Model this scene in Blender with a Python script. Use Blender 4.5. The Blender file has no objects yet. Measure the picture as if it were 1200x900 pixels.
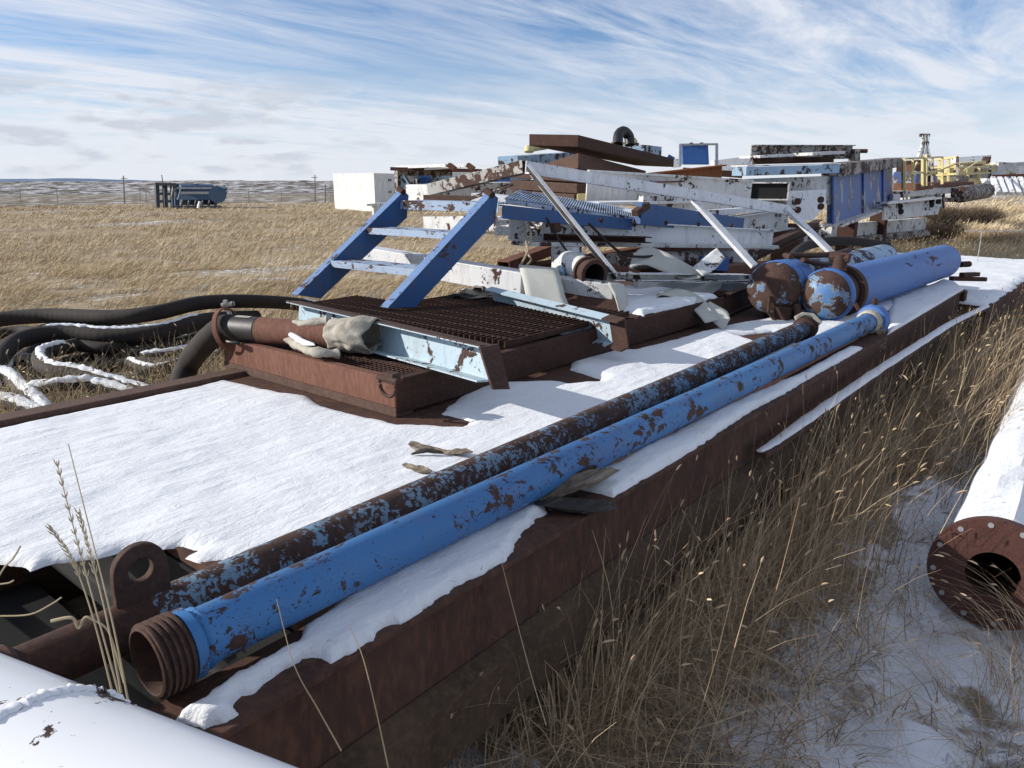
import bpy, bmesh, math, random
import numpy as np
from mathutils import Vector, noise as mn
random.seed(7); rng=np.random.default_rng(11)
C=bpy.context.scene.collection
# ------------------------------------------------------------------ camera
F=900.; HOR=212.; CH=1.6
PIT=math.atan((450-HOR)/F); YAW=math.atan((1384-600)*math.cos(PIT)/F)
fwd=np.array([math.cos(YAW)*math.cos(PIT), math.sin(YAW)*math.cos(PIT), -math.sin(PIT)])
rgt=np.array([math.sin(YAW),-math.cos(YAW),0.]); upv=np.cross(rgt,fwd)
def ray(px,py): return fwd+rgt*(px-600)/F+upv*(450-py)/F
def P(px,py,D): return ray(px,py)*D+np.array([0,0,CH])
def PZ(px,py,z): d=ray(px,py); return d*((z-CH)/d[2])+np.array([0,0,CH])
def PY(px,py,y): d=ray(px,py); return d*(y/d[1])+np.array([0,0,CH])
def PX(px,py,x): d=ray(px,py); return d*(x/d[0])+np.array([0,0,CH])
cam=bpy.data.cameras.new('camera'); co=bpy.data.objects.new('camera',cam); C.objects.link(co)
cam.sensor_fit='HORIZONTAL'; cam.sensor_width=36; cam.lens=36*F/1200; cam.clip_end=9000; cam.clip_start=.05
from mathutils import Matrix
M=Matrix(((rgt[0],upv[0],-fwd[0],0),(rgt[1],upv[1],-fwd[1],0),(rgt[2],upv[2],-fwd[2],CH),(0,0,0,1)))
co.matrix_world=M
bpy.context.scene.camera=co
# ------------------------------------------------------------------ light
SUN_H=math.radians(129); SUN_E=math.radians(23.5)
w=bpy.data.worlds.new('World'); bpy.context.scene.world=w; w.use_nodes=True
nt=w.node_tree; nt.nodes.clear(); N=nt.nodes; L=nt.links
def nd(nt,t,**k):
    n=nt.nodes.new(t)
    for a,b in k.items(): setattr(n,a,b)
    return n
def math_(nt,op,a,b=None,clamp=False):
    n=nt.nodes.new('ShaderNodeMath'); n.operation=op; n.use_clamp=clamp
    for i,v in enumerate((a,b)):
        if v is None: continue
        if isinstance(v,(int,float)): n.inputs[i].default_value=v
        else: nt.links.new(v,n.inputs[i])
    return n.outputs[0]
def mixc(nt,f,a,b,mode='MIX'):
    n=nt.nodes.new('ShaderNodeMix'); n.data_type='RGBA'; n.blend_type=mode; n.clamp_factor=True
    for s,v in ((n.inputs[0],f),(n.inputs[6],a),(n.inputs[7],b)):
        if isinstance(v,(int,float)): s.default_value=v
        elif isinstance(v,(tuple,list)): s.default_value=tuple(v)+((1,) if len(v)==3 else ())
        else: nt.links.new(v,s)
    return n.outputs[2]
def ramp(nt,f,stops,interp='LINEAR'):
    n=nt.nodes.new('ShaderNodeValToRGB'); cr=n.color_ramp; cr.interpolation=interp
    while len(cr.elements)<len(stops): cr.elements.new(.5)
    for e,(p,c) in zip(cr.elements,stops):
        e.position=p; e.color=(c,c,c,1) if isinstance(c,(int,float)) else tuple(c)+(1,)
    nt.links.new(f,n.inputs[0]); return n.outputs[0]
def noise(nt,vec,scale,detail=6,rough=.55,dist=0.,lac=2.):
    n=nt.nodes.new('ShaderNodeTexNoise'); n.inputs['Scale'].default_value=scale; n.inputs['Detail'].default_value=detail
    n.inputs['Roughness'].default_value=rough; n.inputs['Distortion'].default_value=dist; n.inputs['Lacunarity'].default_value=lac
    nt.links.new(vec,n.inputs['Vector']); return n.outputs[0]
def mapping(nt,vec,loc=(0,0,0),rot=(0,0,0),sc=(1,1,1)):
    n=nt.nodes.new('ShaderNodeMapping'); n.inputs[1].default_value=loc; n.inputs[2].default_value=rot; n.inputs[3].default_value=sc
    nt.links.new(vec,n.inputs[0]); return n.outputs[0]
sky=nd(nt,'ShaderNodeTexSky',sky_type='NISHITA',sun_disc=False); sky.sun_elevation=SUN_E; sky.sun_rotation=math.pi/2-SUN_H
sky.altitude=1000; sky.air_density=1.; sky.dust_density=.3; sky.ozone_density=3.
tc=nd(nt,'ShaderNodeTexCoord'); sep=nd(nt,'ShaderNodeSeparateXYZ'); L.new(tc.outputs['Generated'],sep.inputs[0])
zz=math_(nt,'MAXIMUM',sep.outputs[2],0.0)
den=math_(nt,'ADD',zz,.06)
u=math_(nt,'DIVIDE',sep.outputs[0],den); v=math_(nt,'DIVIDE',sep.outputs[1],den)
cmb=nd(nt,'ShaderNodeCombineXYZ'); L.new(u,cmb.inputs[0]); L.new(v,cmb.inputs[1])
ci=mapping(nt,cmb.outputs[0],rot=(0,0,math.radians(62)),sc=(.30,1.05,1))
n1=noise(nt,ci,1.9,10,.64,.45)
ci2=mapping(nt,cmb.outputs[0],loc=(3,1,0),rot=(0,0,math.radians(35)),sc=(.22,.6,1))
n2=noise(nt,ci2,1.0,4,.5,.4)
zf=ramp(nt,zz,[(.24,1),(.55,.75)])
cir=math_(nt,'MULTIPLY',math_(nt,'MULTIPLY',ramp(nt,n1,[(.38,0),(.66,1)]),ramp(nt,n2,[(.32,.30),(.60,1)])),zf)
el=ramp(nt,zz,[(0,.95),(.05,.74),(.10,.34),(.17,.04),(.3,.10),(.6,.22)])
base=math_(nt,'ADD',cir,el,True)  # cloud above the frame goes unseen, its amount set for fill light
ang=mapping(nt,tc.outputs['Generated'],loc=(.4,0,0),sc=(11,11,42))
cu=ramp(nt,noise(nt,ang,1.0,7,.55,.2),[(.46,0),(.60,1)])
cuband=ramp(nt,zz,[(0,.0),(.015,.9),(.09,.9),(.13,0)])
az=math_(nt,'SUBTRACT',sep.outputs[1],math_(nt,'MULTIPLY',sep.outputs[0],.9)); cuband=math_(nt,'MULTIPLY',cuband,ramp(nt,az,[(.0,.25),(.35,1)]))
cu=math_(nt,'MULTIPLY',cu,cuband)
skyt=mixc(nt,1.0,sky.outputs[0],(.80,.94,1.12),'MULTIPLY')
shade=ramp(nt,noise(nt,mapping(nt,tc.outputs['Generated'],loc=(.4,0,.010),sc=(11,11,42)),1.0,5,.55),[(.38,(9.3,9.3,9.5)),(.60,(5.3,5.7,6.5))])
c1=mixc(nt,math_(nt,'MULTIPLY',base,.92),skyt,(7.2,7.5,8.2))
c2=mixc(nt,math_(nt,'MULTIPLY',cu,.9),c1,shade)
bg=nd(nt,'ShaderNodeBackground'); bg.inputs[1].default_value=.1; L.new(c2,bg.inputs[0])
ow=nd(nt,'ShaderNodeOutputWorld'); L.new(bg.outputs[0],ow.inputs[0])
sl=bpy.data.lights.new('sun','SUN'); sl.energy=5.0; sl.angle=math.radians(.53); sl.color=(1,.94,.86)
so=bpy.data.objects.new('sun',sl); C.objects.link(so)
sd=Vector((math.cos(SUN_H)*math.cos(SUN_E),math.sin(SUN_H)*math.cos(SUN_E),math.sin(SUN_E)))
so.rotation_euler=sd.to_track_quat('Z','Y').to_euler(); so.location=(0,0,30)
vs=bpy.context.scene.view_settings
bpy.context.scene.display_settings.display_device='sRGB'
vs.view_transform='Standard'; vs.look='None'; vs.exposure=.17; vs.gamma=1
bpy.context.scene.cycles.max_bounces=6
# ------------------------------------------------------------------ materials
MT={}
def newmat(name):
    m=bpy.data.materials.new(name); m.use_nodes=True; nt=m.node_tree; b=nt.nodes['Principled BSDF']
    tc=nt.nodes.new('ShaderNodeTexCoord'); return m,nt,b,tc.outputs['Object']
def bump(nt,b,h,strength=.5,dist=.01):
    n=nt.nodes.new('ShaderNodeBump'); n.inputs['Strength'].default_value=strength; n.inputs['Distance'].default_value=dist
    nt.links.new(h,n.inputs['Height']); nt.links.new(n.outputs[0],b.inputs['Normal'])
RU1=(.042,.023,.018); RU2=(.125,.064,.042); RU3=(.078,.044,.034)
def rustcol(nt,v,a=RU1,b_=RU2,c=RU3,s=1.):
    n=noise(nt,v,9*s,8,.7,.3); n2=noise(nt,v,70*s,4,.6)
    k=mixc(nt,ramp(nt,n,[(.35,0),(.65,1)]),a,c)
    return mixc(nt,math_(nt,'MULTIPLY',ramp(nt,n2,[(.45,0),(.75,1)]),.55),k,b_)
def rust(name,a=RU1,b_=RU2,c=RU3,s=1.,rough=.85,streak=False):
    m,nt,b,v=newmat(name)
    if streak: v=mapping(nt,v,sc=(1,1,.35))
    nt.links.new(rustcol(nt,v,a,b_,c,s),b.inputs['Base Color']); b.inputs['Roughness'].default_value=rough
    b.inputs['Specular IOR Level'].default_value=.3
    bump(nt,b,noise(nt,v,60*s,6,.7),.5,.004); MT[name]=m; return m
def chip(name,paint,amount=.35,scale=5.,paint2=None,under=None,rough=.4,fine=.5,sc=(1,1,1),streaks=0.,seed=0.,ra=RU1,rb=RU2,rc=RU3,dirtk=.45,bs=.45):
    """old paint flaking off rusted steel: amount 0..1 = share of bare metal"""
    m,nt,b,v0=newmat(name); v=mapping(nt,v0,loc=(seed,seed*.7,seed*.3),sc=sc)
    big=noise(nt,v,scale,9,.68,.4)
    t=.72-.42*amount
    lo=noise(nt,mapping(nt,v,loc=(9,4,2)),scale*.22,3,.5)
    big=math_(nt,'ADD',big,math_(nt,'MULTIPLY',math_(nt,'SUBTRACT',lo,.5),.55))
    th=ramp(nt,big,[(t-.006,0),(t+.006,1)])
    sp=noise(nt,mapping(nt,v,loc=(5,2,1)),scale*6,5,.6)
    t2=.74-.16*fine
    sp=math_(nt,'ADD',sp,math_(nt,'MULTIPLY',math_(nt,'SUBTRACT',lo,.5),.3))
    th2=ramp(nt,sp,[(t2-.008,0),(t2+.008,1)])
    mask=math_(nt,'MAXIMUM',th,th2)
    pc=mixc(nt,ramp(nt,noise(nt,v,1.7,4,.6),[(.35,0),(.7,1)]),paint,paint2 or tuple(x*.78 for x in paint))
    dirt=noise(nt,mapping(nt,v0,sc=(1,1,.3)),14,6,.7)
    pc=mixc(nt,math_(nt,'MULTIPLY',ramp(nt,dirt,[(.5,0),(.8,1)]),dirtk+streaks),pc,(.16,.10,.07))
    if under:
        e=ramp(nt,big,[(t-.05,0),(t-.045,1)]); pc=mixc(nt,math_(nt,'MULTIPLY',e,.85),pc,under)
    col=mixc(nt,mask,pc,rustcol(nt,v,ra,rb,rc))
    nt.links.new(col,b.inputs['Base Color'])
    r=nt.nodes.new('ShaderNodeMapRange'); nt.links.new(mask,r.inputs[0]); r.inputs[3].default_value=rough; r.inputs[4].default_value=.9; b.inputs['Specular IOR Level'].default_value=.32
    nt.links.new(r.outputs[0],b.inputs['Roughness'])
    h=math_(nt,'SUBTRACT',math_(nt,'MULTIPLY',noise(nt,v,40,5,.6),.35),mask)
    bump(nt,b,h,bs,.003); MT[name]=m; return m
def plain(name,col,rough=.6,col2=None,s=8.,bs=.2,bd=.004,metal=0.):
    m,nt,b,v=newmat(name)
    n=noise(nt,v,s,6,.65)
    nt.links.new(mixc(nt,ramp(nt,n,[(.35,0),(.65,1)]),col,col2 or tuple(x*.75 for x in col)),b.inputs['Base Color'])
    b.inputs['Roughness'].default_value=rough; b.inputs['Metallic'].default_value=metal
    bump(nt,b,noise(nt,v,s*6,5,.6),bs,bd); MT[name]=m; return m
rust('rust'); rust('rust_dark',(.034,.017,.013),(.12,.050,.028),(.056,.028,.02)); 
rust('rust_red',(.12,.050,.034),(.27,.13,.085),(.17,.078,.052),s=.8,streak=True)
rust('rust_flange',(.060,.025,.02),(.13,.055,.04),(.085,.036,.028),s=1.5,rough=.6)
rust('rust_orange',(.16,.05,.02),(.5,.24,.08),(.25,.08,.03))
rust('beam_rust',(.045,.022,.017),(.17,.075,.042),(.080,.042,.030),s=.6,streak=True)
rust('beam_lichen',(.05,.030,.020),(.15,.10,.06),(.085,.055,.034),s=.7)
rust('timber_brown',(.075,.045,.034),(.17,.105,.08),(.115,.068,.052),s=.9)
BL=(.05,.19,.42); BLD=(.04,.15,.36)
chip('pipe_blue',BL,.30,26.,BLD,None,.48,.62,seed=3.1,sc=(.8,1,1))
chip('pipe_worn',(.11,.22,.34),.62,62.,(.20,.28,.34),None,.6,.9,seed=1.2)
chip('vessel_blue',(.055,.15,.40),.14,16.,(.075,.18,.42),(.05,.10,.26),.52,.40,sc=(.22,1,1),seed=8.)
chip('cap_blue',(.07,.17,.36),.56,9.,(.08,.20,.42),(.20,.24,.26),.45,.6,seed=2.)
chip('stair_blue_lit',(.13,.22,.42),.35,14.,(.16,.26,.44),None,.5,.5,seed=4.4)  # lighter copy of the stair blue, sun on the top flange painted in
chip('stair_blue',(.026,.09,.235),.20,9.,(.03,.10,.26),None,.5,.30,seed=4.)
chip('tread_blue',(.28,.37,.50),.38,22.,(.42,.50,.62),None,.5,.6,seed=5.,sc=(1,.5,1))
chip('channel_blue',(.38,.50,.57),.22,13.,(.46,.55,.60),None,.5,.35,seed=6.5)
chip('white_paint',(.74,.75,.76),.20,13.,(.62,.64,.66),None,.45,.50,seed=7.)
chip('white_worn',(.66,.67,.66),.30,11.,(.50,.51,.50),None,.55,.42,seed=9.,streaks=.2)
chip('white_tank',(.82,.83,.84),.27,11.,(.78,.79,.80),None,.28,.12,seed=13.3,dirtk=.0,bs=.12)
chip('grey_worn',(.40,.39,.36),.52,16.,(.30,.29,.27),None,.7,.6,seed=12.,streaks=.3)
chip('skid_blue',(.04,.11,.36),.40,2.6,(.05,.11,.30),(.10,.07,.05),.5,.35,seed=14.,sc=(1.2,1.2,.8),ra=(.36,.38,.40),rb=(.5,.51,.52),rc=(.44,.46,.48))
chip('light_blue',(.24,.38,.52),.40,8.,(.31,.43,.54),None,.5,.4,seed=15.)
chip('yellow_paint',(.66,.53,.20),.18,12.,(.62,.54,.30),None,.5,.4,seed=16.)
plain('box_blue',(.035,.13,.40),.5); plain('rig_blue',(.045,.09,.16),.7,(.07,.12,.19),1.5); plain('rig_dark',(.05,.06,.07),.8,(.08,.09,.10),2)
plain('rubber',(.012,.009,.008),.85,(.026,.018,.014),6,.4,.004)
plain('container_white',(.76,.76,.74),.5,(.56,.56,.53),2.5)
plain('aged_white',(.55,.56,.56),.6,(.36,.36,.36),7)
plain('rubber_shade_black',(.012,.012,.013),.5)  # real rubber, and the painted-in shade under the near deck end
plain('canvas',(.46,.43,.36),.9,(.27,.24,.19),11,.6,.006)
plain('belt',(.52,.52,.47),.7,(.42,.42,.37),4,.3,.004)
plain('galvanised',(.45,.47,.48),.5,(.3,.31,.32),9,.2,.002,.4)
plain('dark_void',(.008,.008,.009),.9)
plain('seed_head',(.50,.40,.24),.8); plain('rope',(.45,.38,.26),.9,(.3,.24,.16),60)
chip('hollow_shade',(.07,.07,.06),.3,14.,(.12,.12,.11),None,.7,.6,seed=3.)  # dark colour stands in for the shaded hollow of the slanting post
plain('pole_wood',(.22,.19,.17),.9)
def wood():
    m,nt,b,v=newmat('wood'); v=mapping(nt,v,sc=(3,30,30)); n=noise(nt,v,1.2,8,.7,.5)
    nt.links.new(ramp(nt,n,[(.3,(.03,.024,.018)),(.5,(.14,.11,.08)),(.7,(.36,.31,.24))]),b.inputs['Base Color']); b.inputs['Roughness'].default_value=.9
    bump(nt,b,n,.9,.01); MT['wood']=m
    m,nt,b,v=newmat('wood_dark'); v=mapping(nt,v,sc=(3,30,30)); n=noise(nt,v,1.2,8,.7,.5)
    nt.links.new(ramp(nt,n,[(.3,(.006,.006,.006)),(.55,(.03,.026,.022)),(.78,(.12,.10,.08))]),b.inputs['Base Color']); b.inputs['Roughness'].default_value=.85
    bump(nt,b,n,.9,.01); MT['wood_dark']=m
wood()
def snowmat():
    m,nt,b,v=newmat('snow')
    b.inputs['Base Color'].default_value=(.76,.78,.80,1); b.inputs['Roughness'].default_value=.7; b.inputs['Specular IOR Level'].default_value=.25
    rip=noise(nt,mapping(nt,v,rot=(0,0,math.radians(-6)),sc=(13,42,42)),1.,6,.66,1.0)
    gr=noise(nt,v,170,3,.6)
    lump=noise(nt,v,28,5,.6)
    rip2=noise(nt,mapping(nt,v,rot=(0,0,math.radians(-4)),sc=(30,110,110)),1.,3,.6,.3)
    rip=math_(nt,'ADD',rip,math_(nt,'MULTIPLY',rip2,.35))
    h=math_(nt,'ADD',math_(nt,'ADD',math_(nt,'MULTIPLY',rip,.6),math_(nt,'MULTIPLY',gr,.12)),math_(nt,'MULTIPLY',lump,.35))
    bump(nt,b,h,.68,.012); MT['snow']=m
snowmat()
def grassmat(name,c1,c2,c3):
    m,nt,b,v=newmat(name)
    a=nt.nodes.new('ShaderNodeAttribute'); a.attribute_name='tint'
    col=ramp(nt,a.outputs['Fac'],[(0,c1),(.5,c2),(1,c3)])
    nt.links.new(col,b.inputs['Base Color']); b.inputs['Roughness'].default_value=.8; b.inputs['Specular IOR Level'].default_value=.2
    MT[name]=m
grassmat('straw',(.34,.255,.145),(.52,.41,.25),(.68,.57,.39))
grassmat('straw_dark',(.15,.10,.062),(.44,.32,.20),(.70,.56,.36))
grassmat('twig',(.045,.032,.025),(.11,.08,.06),(.22,.165,.12))
def groundmat():
    m,nt,b,v=newmat('ground')
    a=nt.nodes.new('ShaderNodeAttribute'); a.attribute_name='snow'
    n=noise(nt,v,4.5,9,.74,.5); nf=noise(nt,mapping(nt,v,rot=(0,0,.6),sc=(.16,.55,1)),.55,7,.66)
    s=math_(nt,'ADD',math_(nt,'ADD',math_(nt,'MULTIPLY',n,.5),math_(nt,'MULTIPLY',nf,.5)),a.outputs['Fac'])
    mask=ramp(nt,s,[(.50,0),(.56,1)])
    st=noise(nt,mapping(nt,v,rot=(0,0,.6),sc=(.5,2.5,1)),1.5,9,.72)
    far=noise(nt,v,.03,4,.6)
    soil=ramp(nt,st,[(.3,(.20,.15,.10)),(.5,(.36,.285,.19)),(.72,(.52,.43,.30))])
    soil=mixc(nt,math_(nt,'MULTIPLY',ramp(nt,far,[(.4,0),(.65,1)]),.5),soil,(.38,.29,.18))
    nt.links.new(mixc(nt,mask,soil,(.80,.82,.86)),b.inputs['Base Color']); b.inputs['Roughness'].default_value=.9
    b.inputs['Specular IOR Level'].default_value=.1
    bump(nt,b,math_(nt,'ADD',noise(nt,v,11,7,.7),math_(nt,'MULTIPLY',mask,.4)),.8,.05); MT['ground']=m
groundmat()
def hillmat(name,dark,lightc,t,s=.02):
    m,nt,b,v=newmat(name)
    n=noise(nt,mapping(nt,v,sc=(1,1,3)),s,9,.72)
    nt.links.new(ramp(nt,n,[(t-.05,dark),(t+.05,lightc)]),b.inputs['Base Color']); b.inputs['Roughness'].default_value=.95
    b.inputs['Specular IOR Level'].default_value=.0; MT[name]=m
hillmat('hill_snow',(.13,.115,.10),(.55,.55,.56),.52,.035)
hillmat('hill_field',(.20,.17,.13),(.55,.54,.52),.55,.06)
hillmat('hill_far',(.16,.22,.32),(.22,.28,.38),.55,.004)  # blue haze of distance painted into the mountain colour
# ------------------------------------------------------------------ mesh builder
def A(p): return np.array(p,float)
Zv=A((0,0,1.))
def unit(v): v=A(v); return v/np.linalg.norm(v)
def frame(d,up=Zv):
    d=unit(d); s=np.cross(d,up)
    if np.linalg.norm(s)<1e-3: s=np.cross(d,A((1,0,0)))
    s=unit(s); return d,s,np.cross(s,d)
def SEC(kind,w,h,t=.008):
    a,b=w/2,h/2
    if kind=='box': return [(-a,-b),(a,-b),(a,b),(-a,b)]
    if kind=='C': return [(-a,-b),(a,-b),(a,-b+t),(-a+t,-b+t),(-a+t,b-t),(a,b-t),(a,b),(-a,b)]       # opens to +side
    if kind=='Cl': return [(-x,y) for x,y in reversed(SEC('C',w,h,t))]
    if kind=='Cd': return [(-a,b),(-a,-b),(-a+t,-b),(-a+t,b-t),(a-t,b-t),(a-t,-b),(a,-b),(a,b)]      # opens down
    if kind=='L': return [(-a,-b),(a,-b),(a,-b+t),(-a+t,-b+t),(-a+t,b),(-a,b)]
    if kind=='I':
        t2=t/2; return [(-a,-b),(a,-b),(a,-b+t),(t2,-b+t),(t2,b-t),(a,b-t),(a,b),(-a,b),(-a,b-t),(-t2,b-t),(-t2,-b+t),(-a,-b+t)]
class MB:
    def __init__(s): s.v=[]; s.f=[]; s.sm=[]
    def add(s,vs,fs,smooth=False):
        o=len(s.v); s.v+= [tuple(map(float,q)) for q in vs]; s.f+=[tuple(i+o for i in f) for f in fs]; s.sm+=[smooth]*len(fs); return s
    def para(s,c,e1,e2,e3):
        c,e1,e2,e3=map(A,(c,e1,e2,e3))
        vs=[c,c+e1,c+e1+e2,c+e2,c+e3,c+e1+e3,c+e1+e2+e3,c+e2+e3]
        return s.add(vs,[(0,3,2,1),(4,5,6,7),(0,1,5,4),(1,2,6,5),(2,3,7,6),(3,0,4,7)])
    def box(s,x0,x1,y0,y1,z0,z1): return s.para((x0,y0,z0),(x1-x0,0,0),(0,y1-y0,0),(0,0,z1-z0))
    def ext(s,p0,p1,sec,up=Zv,roll=0.):
        p0,p1=A(p0),A(p1); d,sd_,u=frame(p1-p0,up); n=len(sec)
        c,q=math.cos(roll),math.sin(roll)
        o=[sd_*(x*c-y*q)+u*(x*q+y*c) for x,y in sec]
        vs=[p0+k for k in o]+[p1+k for k in o]
        return s.add(vs,[tuple(range(n))[::-1],tuple(range(n,2*n))]+[(i,(i+1)%n,(i+1)%n+n,i+n) for i in range(n)])
    def beam(s,p0,p1,w,h,kind='box',t=.008,up=Zv,roll=0.): return s.ext(p0,p1,SEC(kind,w,h,t),up,roll)
    def hollow(s,p0,p1,w,h,t=.006,up=Zv):
        p0,p1=A(p0),A(p1); d,sd_,u=frame(p1-p0,up); vs=[]
        for p in (p0,p1):
            for a,b in ((w/2,h/2),(w/2-t,h/2-t)):
                for x,y in ((-a,-b),(a,-b),(a,b),(-a,b)): vs.append(p+sd_*x+u*y)
        fs=[]
        for i in range(4):
            j=(i+1)%4; fs+=[(i,j,j+8,i+8),(i+4,i+12,j+12,j+4),(i,i+4,j+4,j),(i+8,j+8,j+12,i+12)]
        return s.add(vs,fs)
    def cyl(s,p0,p1,r0,r1=None,n=24,caps=True,inner=None):
        r1=r0 if r1 is None else r1; p0,p1=A(p0),A(p1); d,a,b=frame(p1-p0)
        cs=[(math.cos(2*math.pi*i/n),math.sin(2*math.pi*i/n)) for i in range(n)]
        vs=[p0+(a*x+b*y)*r0 for x,y in cs]+[p1+(a*x+b*y)*r1 for x,y in cs]
        s.add(vs,[(i,(i+1)%n,(i+1)%n+n,i+n) for i in range(n)],True)
        if caps and inner is None: s.add(vs,[tuple(range(n))[::-1],tuple(range(n,2*n))])
        if inner:
            vi=[p0+(a*x+b*y)*inner for x,y in cs]+[p1+(a*x+b*y)*inner for x,y in cs]
            s.add(vi,[(i,i+n,(i+1)%n+n,(i+1)%n) for i in range(n)],True)
            s.add(vs[:n]+vi[:n],[(i,i+n,(i+1)%n+n,(i+1)%n) for i in range(n)])
            s.add(vs[n:]+vi[n:],[(i,(i+1)%n,(i+1)%n+n,i+n) for i in range(n)])
        return s
    def lathe(s,p0,d,prof,n=32):
        """prof: (distance along d, radius) list"""
        p0=A(p0); d,a,b=frame(d); vs=[]
        for t,r in prof:
            for i in range(n):
                an=2*math.pi*i/n; vs.append(p0+d*t+(a*math.cos(an)+b*math.sin(an))*r)
        fs=[(k*n+i,k*n+(i+1)%n,(k+1)*n+(i+1)%n,(k+1)*n+i) for k in range(len(prof)-1) for i in range(n)]
        return s.add(vs,fs,True)
    def tube(s,pts,r,n=12,caps=True,flat=1.):
        pts=[A(p) for p in pts]; m=len(pts); rs=r if hasattr(r,'__len__') else [r]*m; vs=[]
        for k,p in enumerate(pts):
            t=pts[min(k+1,m-1)]-pts[max(k-1,0)]; d,a,b=frame(t)
            for i in range(n):
                an=2*math.pi*i/n; vs.append(p+a*math.cos(an)*rs[k]+b*math.sin(an)*rs[k]*flat)
        s.add(vs,[(k*n+i,k*n+(i+1)%n,(k+1)*n+(i+1)%n,(k+1)*n+i) for k in range(m-1) for i in range(n)],True)
        if caps: s.add(vs[:n],[tuple(range(n))[::-1]]); s.add(vs[-n:],[tuple(range(n))])
        return s
    def plate(s,pts,ev):
        pts=[A(p) for p in pts]; n=len(pts); ev=A(ev)
        return s.add(pts+[p+ev for p in pts],[tuple(range(n))[::-1],tuple(range(n,2*n))]+[(i,(i+1)%n,(i+1)%n+n,i+n) for i in range(n)])
    def build(s,name,mat,parent=None,bevel=0.,recalc=True):
        me=bpy.data.meshes.new(name); off=A(parent.location) if parent is not None and parent.type=='EMPTY' else (A(parent['org']) if parent is not None and 'org' in parent else A((0,0,0)))
        org=off
        if parent is None:
            vv=np.array(s.v); org=A((vv[:,0].mean(),vv[:,1].mean(),vv[:,2].min()))
        me.from_pydata([tuple(A(q)-org) for q in s.v],[],s.f); me.polygons.foreach_set('use_smooth',s.sm)
        if recalc:
            bm=bmesh.new(); bm.from_mesh(me); bmesh.ops.recalc_face_normals(bm,faces=bm.faces); bm.to_mesh(me); bm.free()
        me.materials.append(MT[mat]); me.update()
        if any(s.sm): me.set_sharp_from_angle(angle=math.radians(42))
        o=bpy.data.objects.new(name,me); C.objects.link(o)
        if parent is None: o.location=org
        else: o.parent=parent; o['org']=[float(q) for q in org]
        if bevel:
            b=o.modifiers.new('bevel','BEVEL'); b.width=bevel; b.segments=2; b.limit_method='ANGLE'; b.angle_limit=.7
        return o
def tag(o,label=None,cat=None,group=None,kind=None):
    if label: o['label']=label
    if cat: o['category']=cat
    if group: o['group']=group
    if kind: o['kind']=kind
    return o
def thing(name,loc,label,cat,group=None):
    o=bpy.data.objects.new(name,None); C.objects.link(o); o.location=tuple(map(float,loc)); o.empty_display_size=.1
    return tag(o,label,cat,group)
def spline(pts,n=10):
    pts=[A(p) for p in pts]; out=[]
    for i in range(len(pts)-1):
        p0=pts[max(i-1,0)];p1=pts[i];p2=pts[i+1];p3=pts[min(i+2,len(pts)-1)]
        for k in range(n):
            t=k/n; out.append(.5*((2*p1)+(-p0+p2)*t+(2*p0-5*p1+4*p2-p3)*t*t+(-p0+3*p1-3*p2+p3)*t**3))
    out.append(pts[-1]); return out
# numpy value noise
def vnoise(x,y,seed=0):
    xi=np.floor(x).astype(np.int64); yi=np.floor(y).astype(np.int64); xf=x-xi; yf=y-yi
    def h(a,b):
        n=(a*374761393+b*668265263+seed*974634777)&0xffffffff; n=((n^(n>>13))*1274126177)&0xffffffff; return ((n^(n>>16))&0xffff)/65535.
    sx=xf*xf*(3-2*xf); sy=yf*yf*(3-2*yf)
    return (h(xi,yi)*(1-sx)+h(xi+1,yi)*sx)*(1-sy)+(h(xi,yi+1)*(1-sx)+h(xi+1,yi+1)*sx)*sy
def fbm(x,y,oct=4,seed=0):
    s=0;a=.5;tot=0
    for k in range(oct): s=s+a*vnoise(x*2**k,y*2**k,seed+k*17); tot+=a; a*=.55
    return s/tot
def npmesh(name,verts,faces,mat,smooth=True,attr=None):
    me=bpy.data.meshes.new(name); me.vertices.add(len(verts)); me.vertices.foreach_set('co',np.asarray(verts,np.float32).ravel())
    k=faces.shape[1]; me.loops.add(faces.size); me.loops.foreach_set('vertex_index',faces.astype(np.int32).ravel())
    me.polygons.add(len(faces)); me.polygons.foreach_set('loop_start',np.arange(0,faces.size,k,dtype=np.int32)); me.polygons.foreach_set('loop_total',np.full(len(faces),k,np.int32))
    me.polygons.foreach_set('use_smooth',np.full(len(faces),smooth))
    if attr:
        a=me.attributes.new(attr[0],'FLOAT','POINT'); a.data.foreach_set('value',np.asarray(attr[1],np.float32))
    me.materials.append(MT[mat]); me.update(calc_edges=True); me.validate()
    o=bpy.data.objects.new(name,me); C.objects.link(o); return o
def sdpoly(x,y,poly):
    poly=np.array(poly)[:,:2]; d=np.full(x.shape,1e9); ins=np.zeros(x.shape,bool); n=len(poly)
    for i in range(n):
        a=poly[i]; b=poly[(i+1)%n]; e=b-a; L2=max(e@e,1e-12)
        t=np.clip(((x-a[0])*e[0]+(y-a[1])*e[1])/L2,0,1)
        d=np.minimum(d,np.hypot(x-a[0]-t*e[0],y-a[1]-t*e[1]))
        c=((a[1]>y)!=(b[1]>y)); 
        with np.errstate(divide='ignore',invalid='ignore'): xx=(b[0]-a[0])*(y-a[1])/(b[1]-a[1])+a[0]
        ins^= c&(x<xx)
    return np.where(ins,d,-d)
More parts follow.
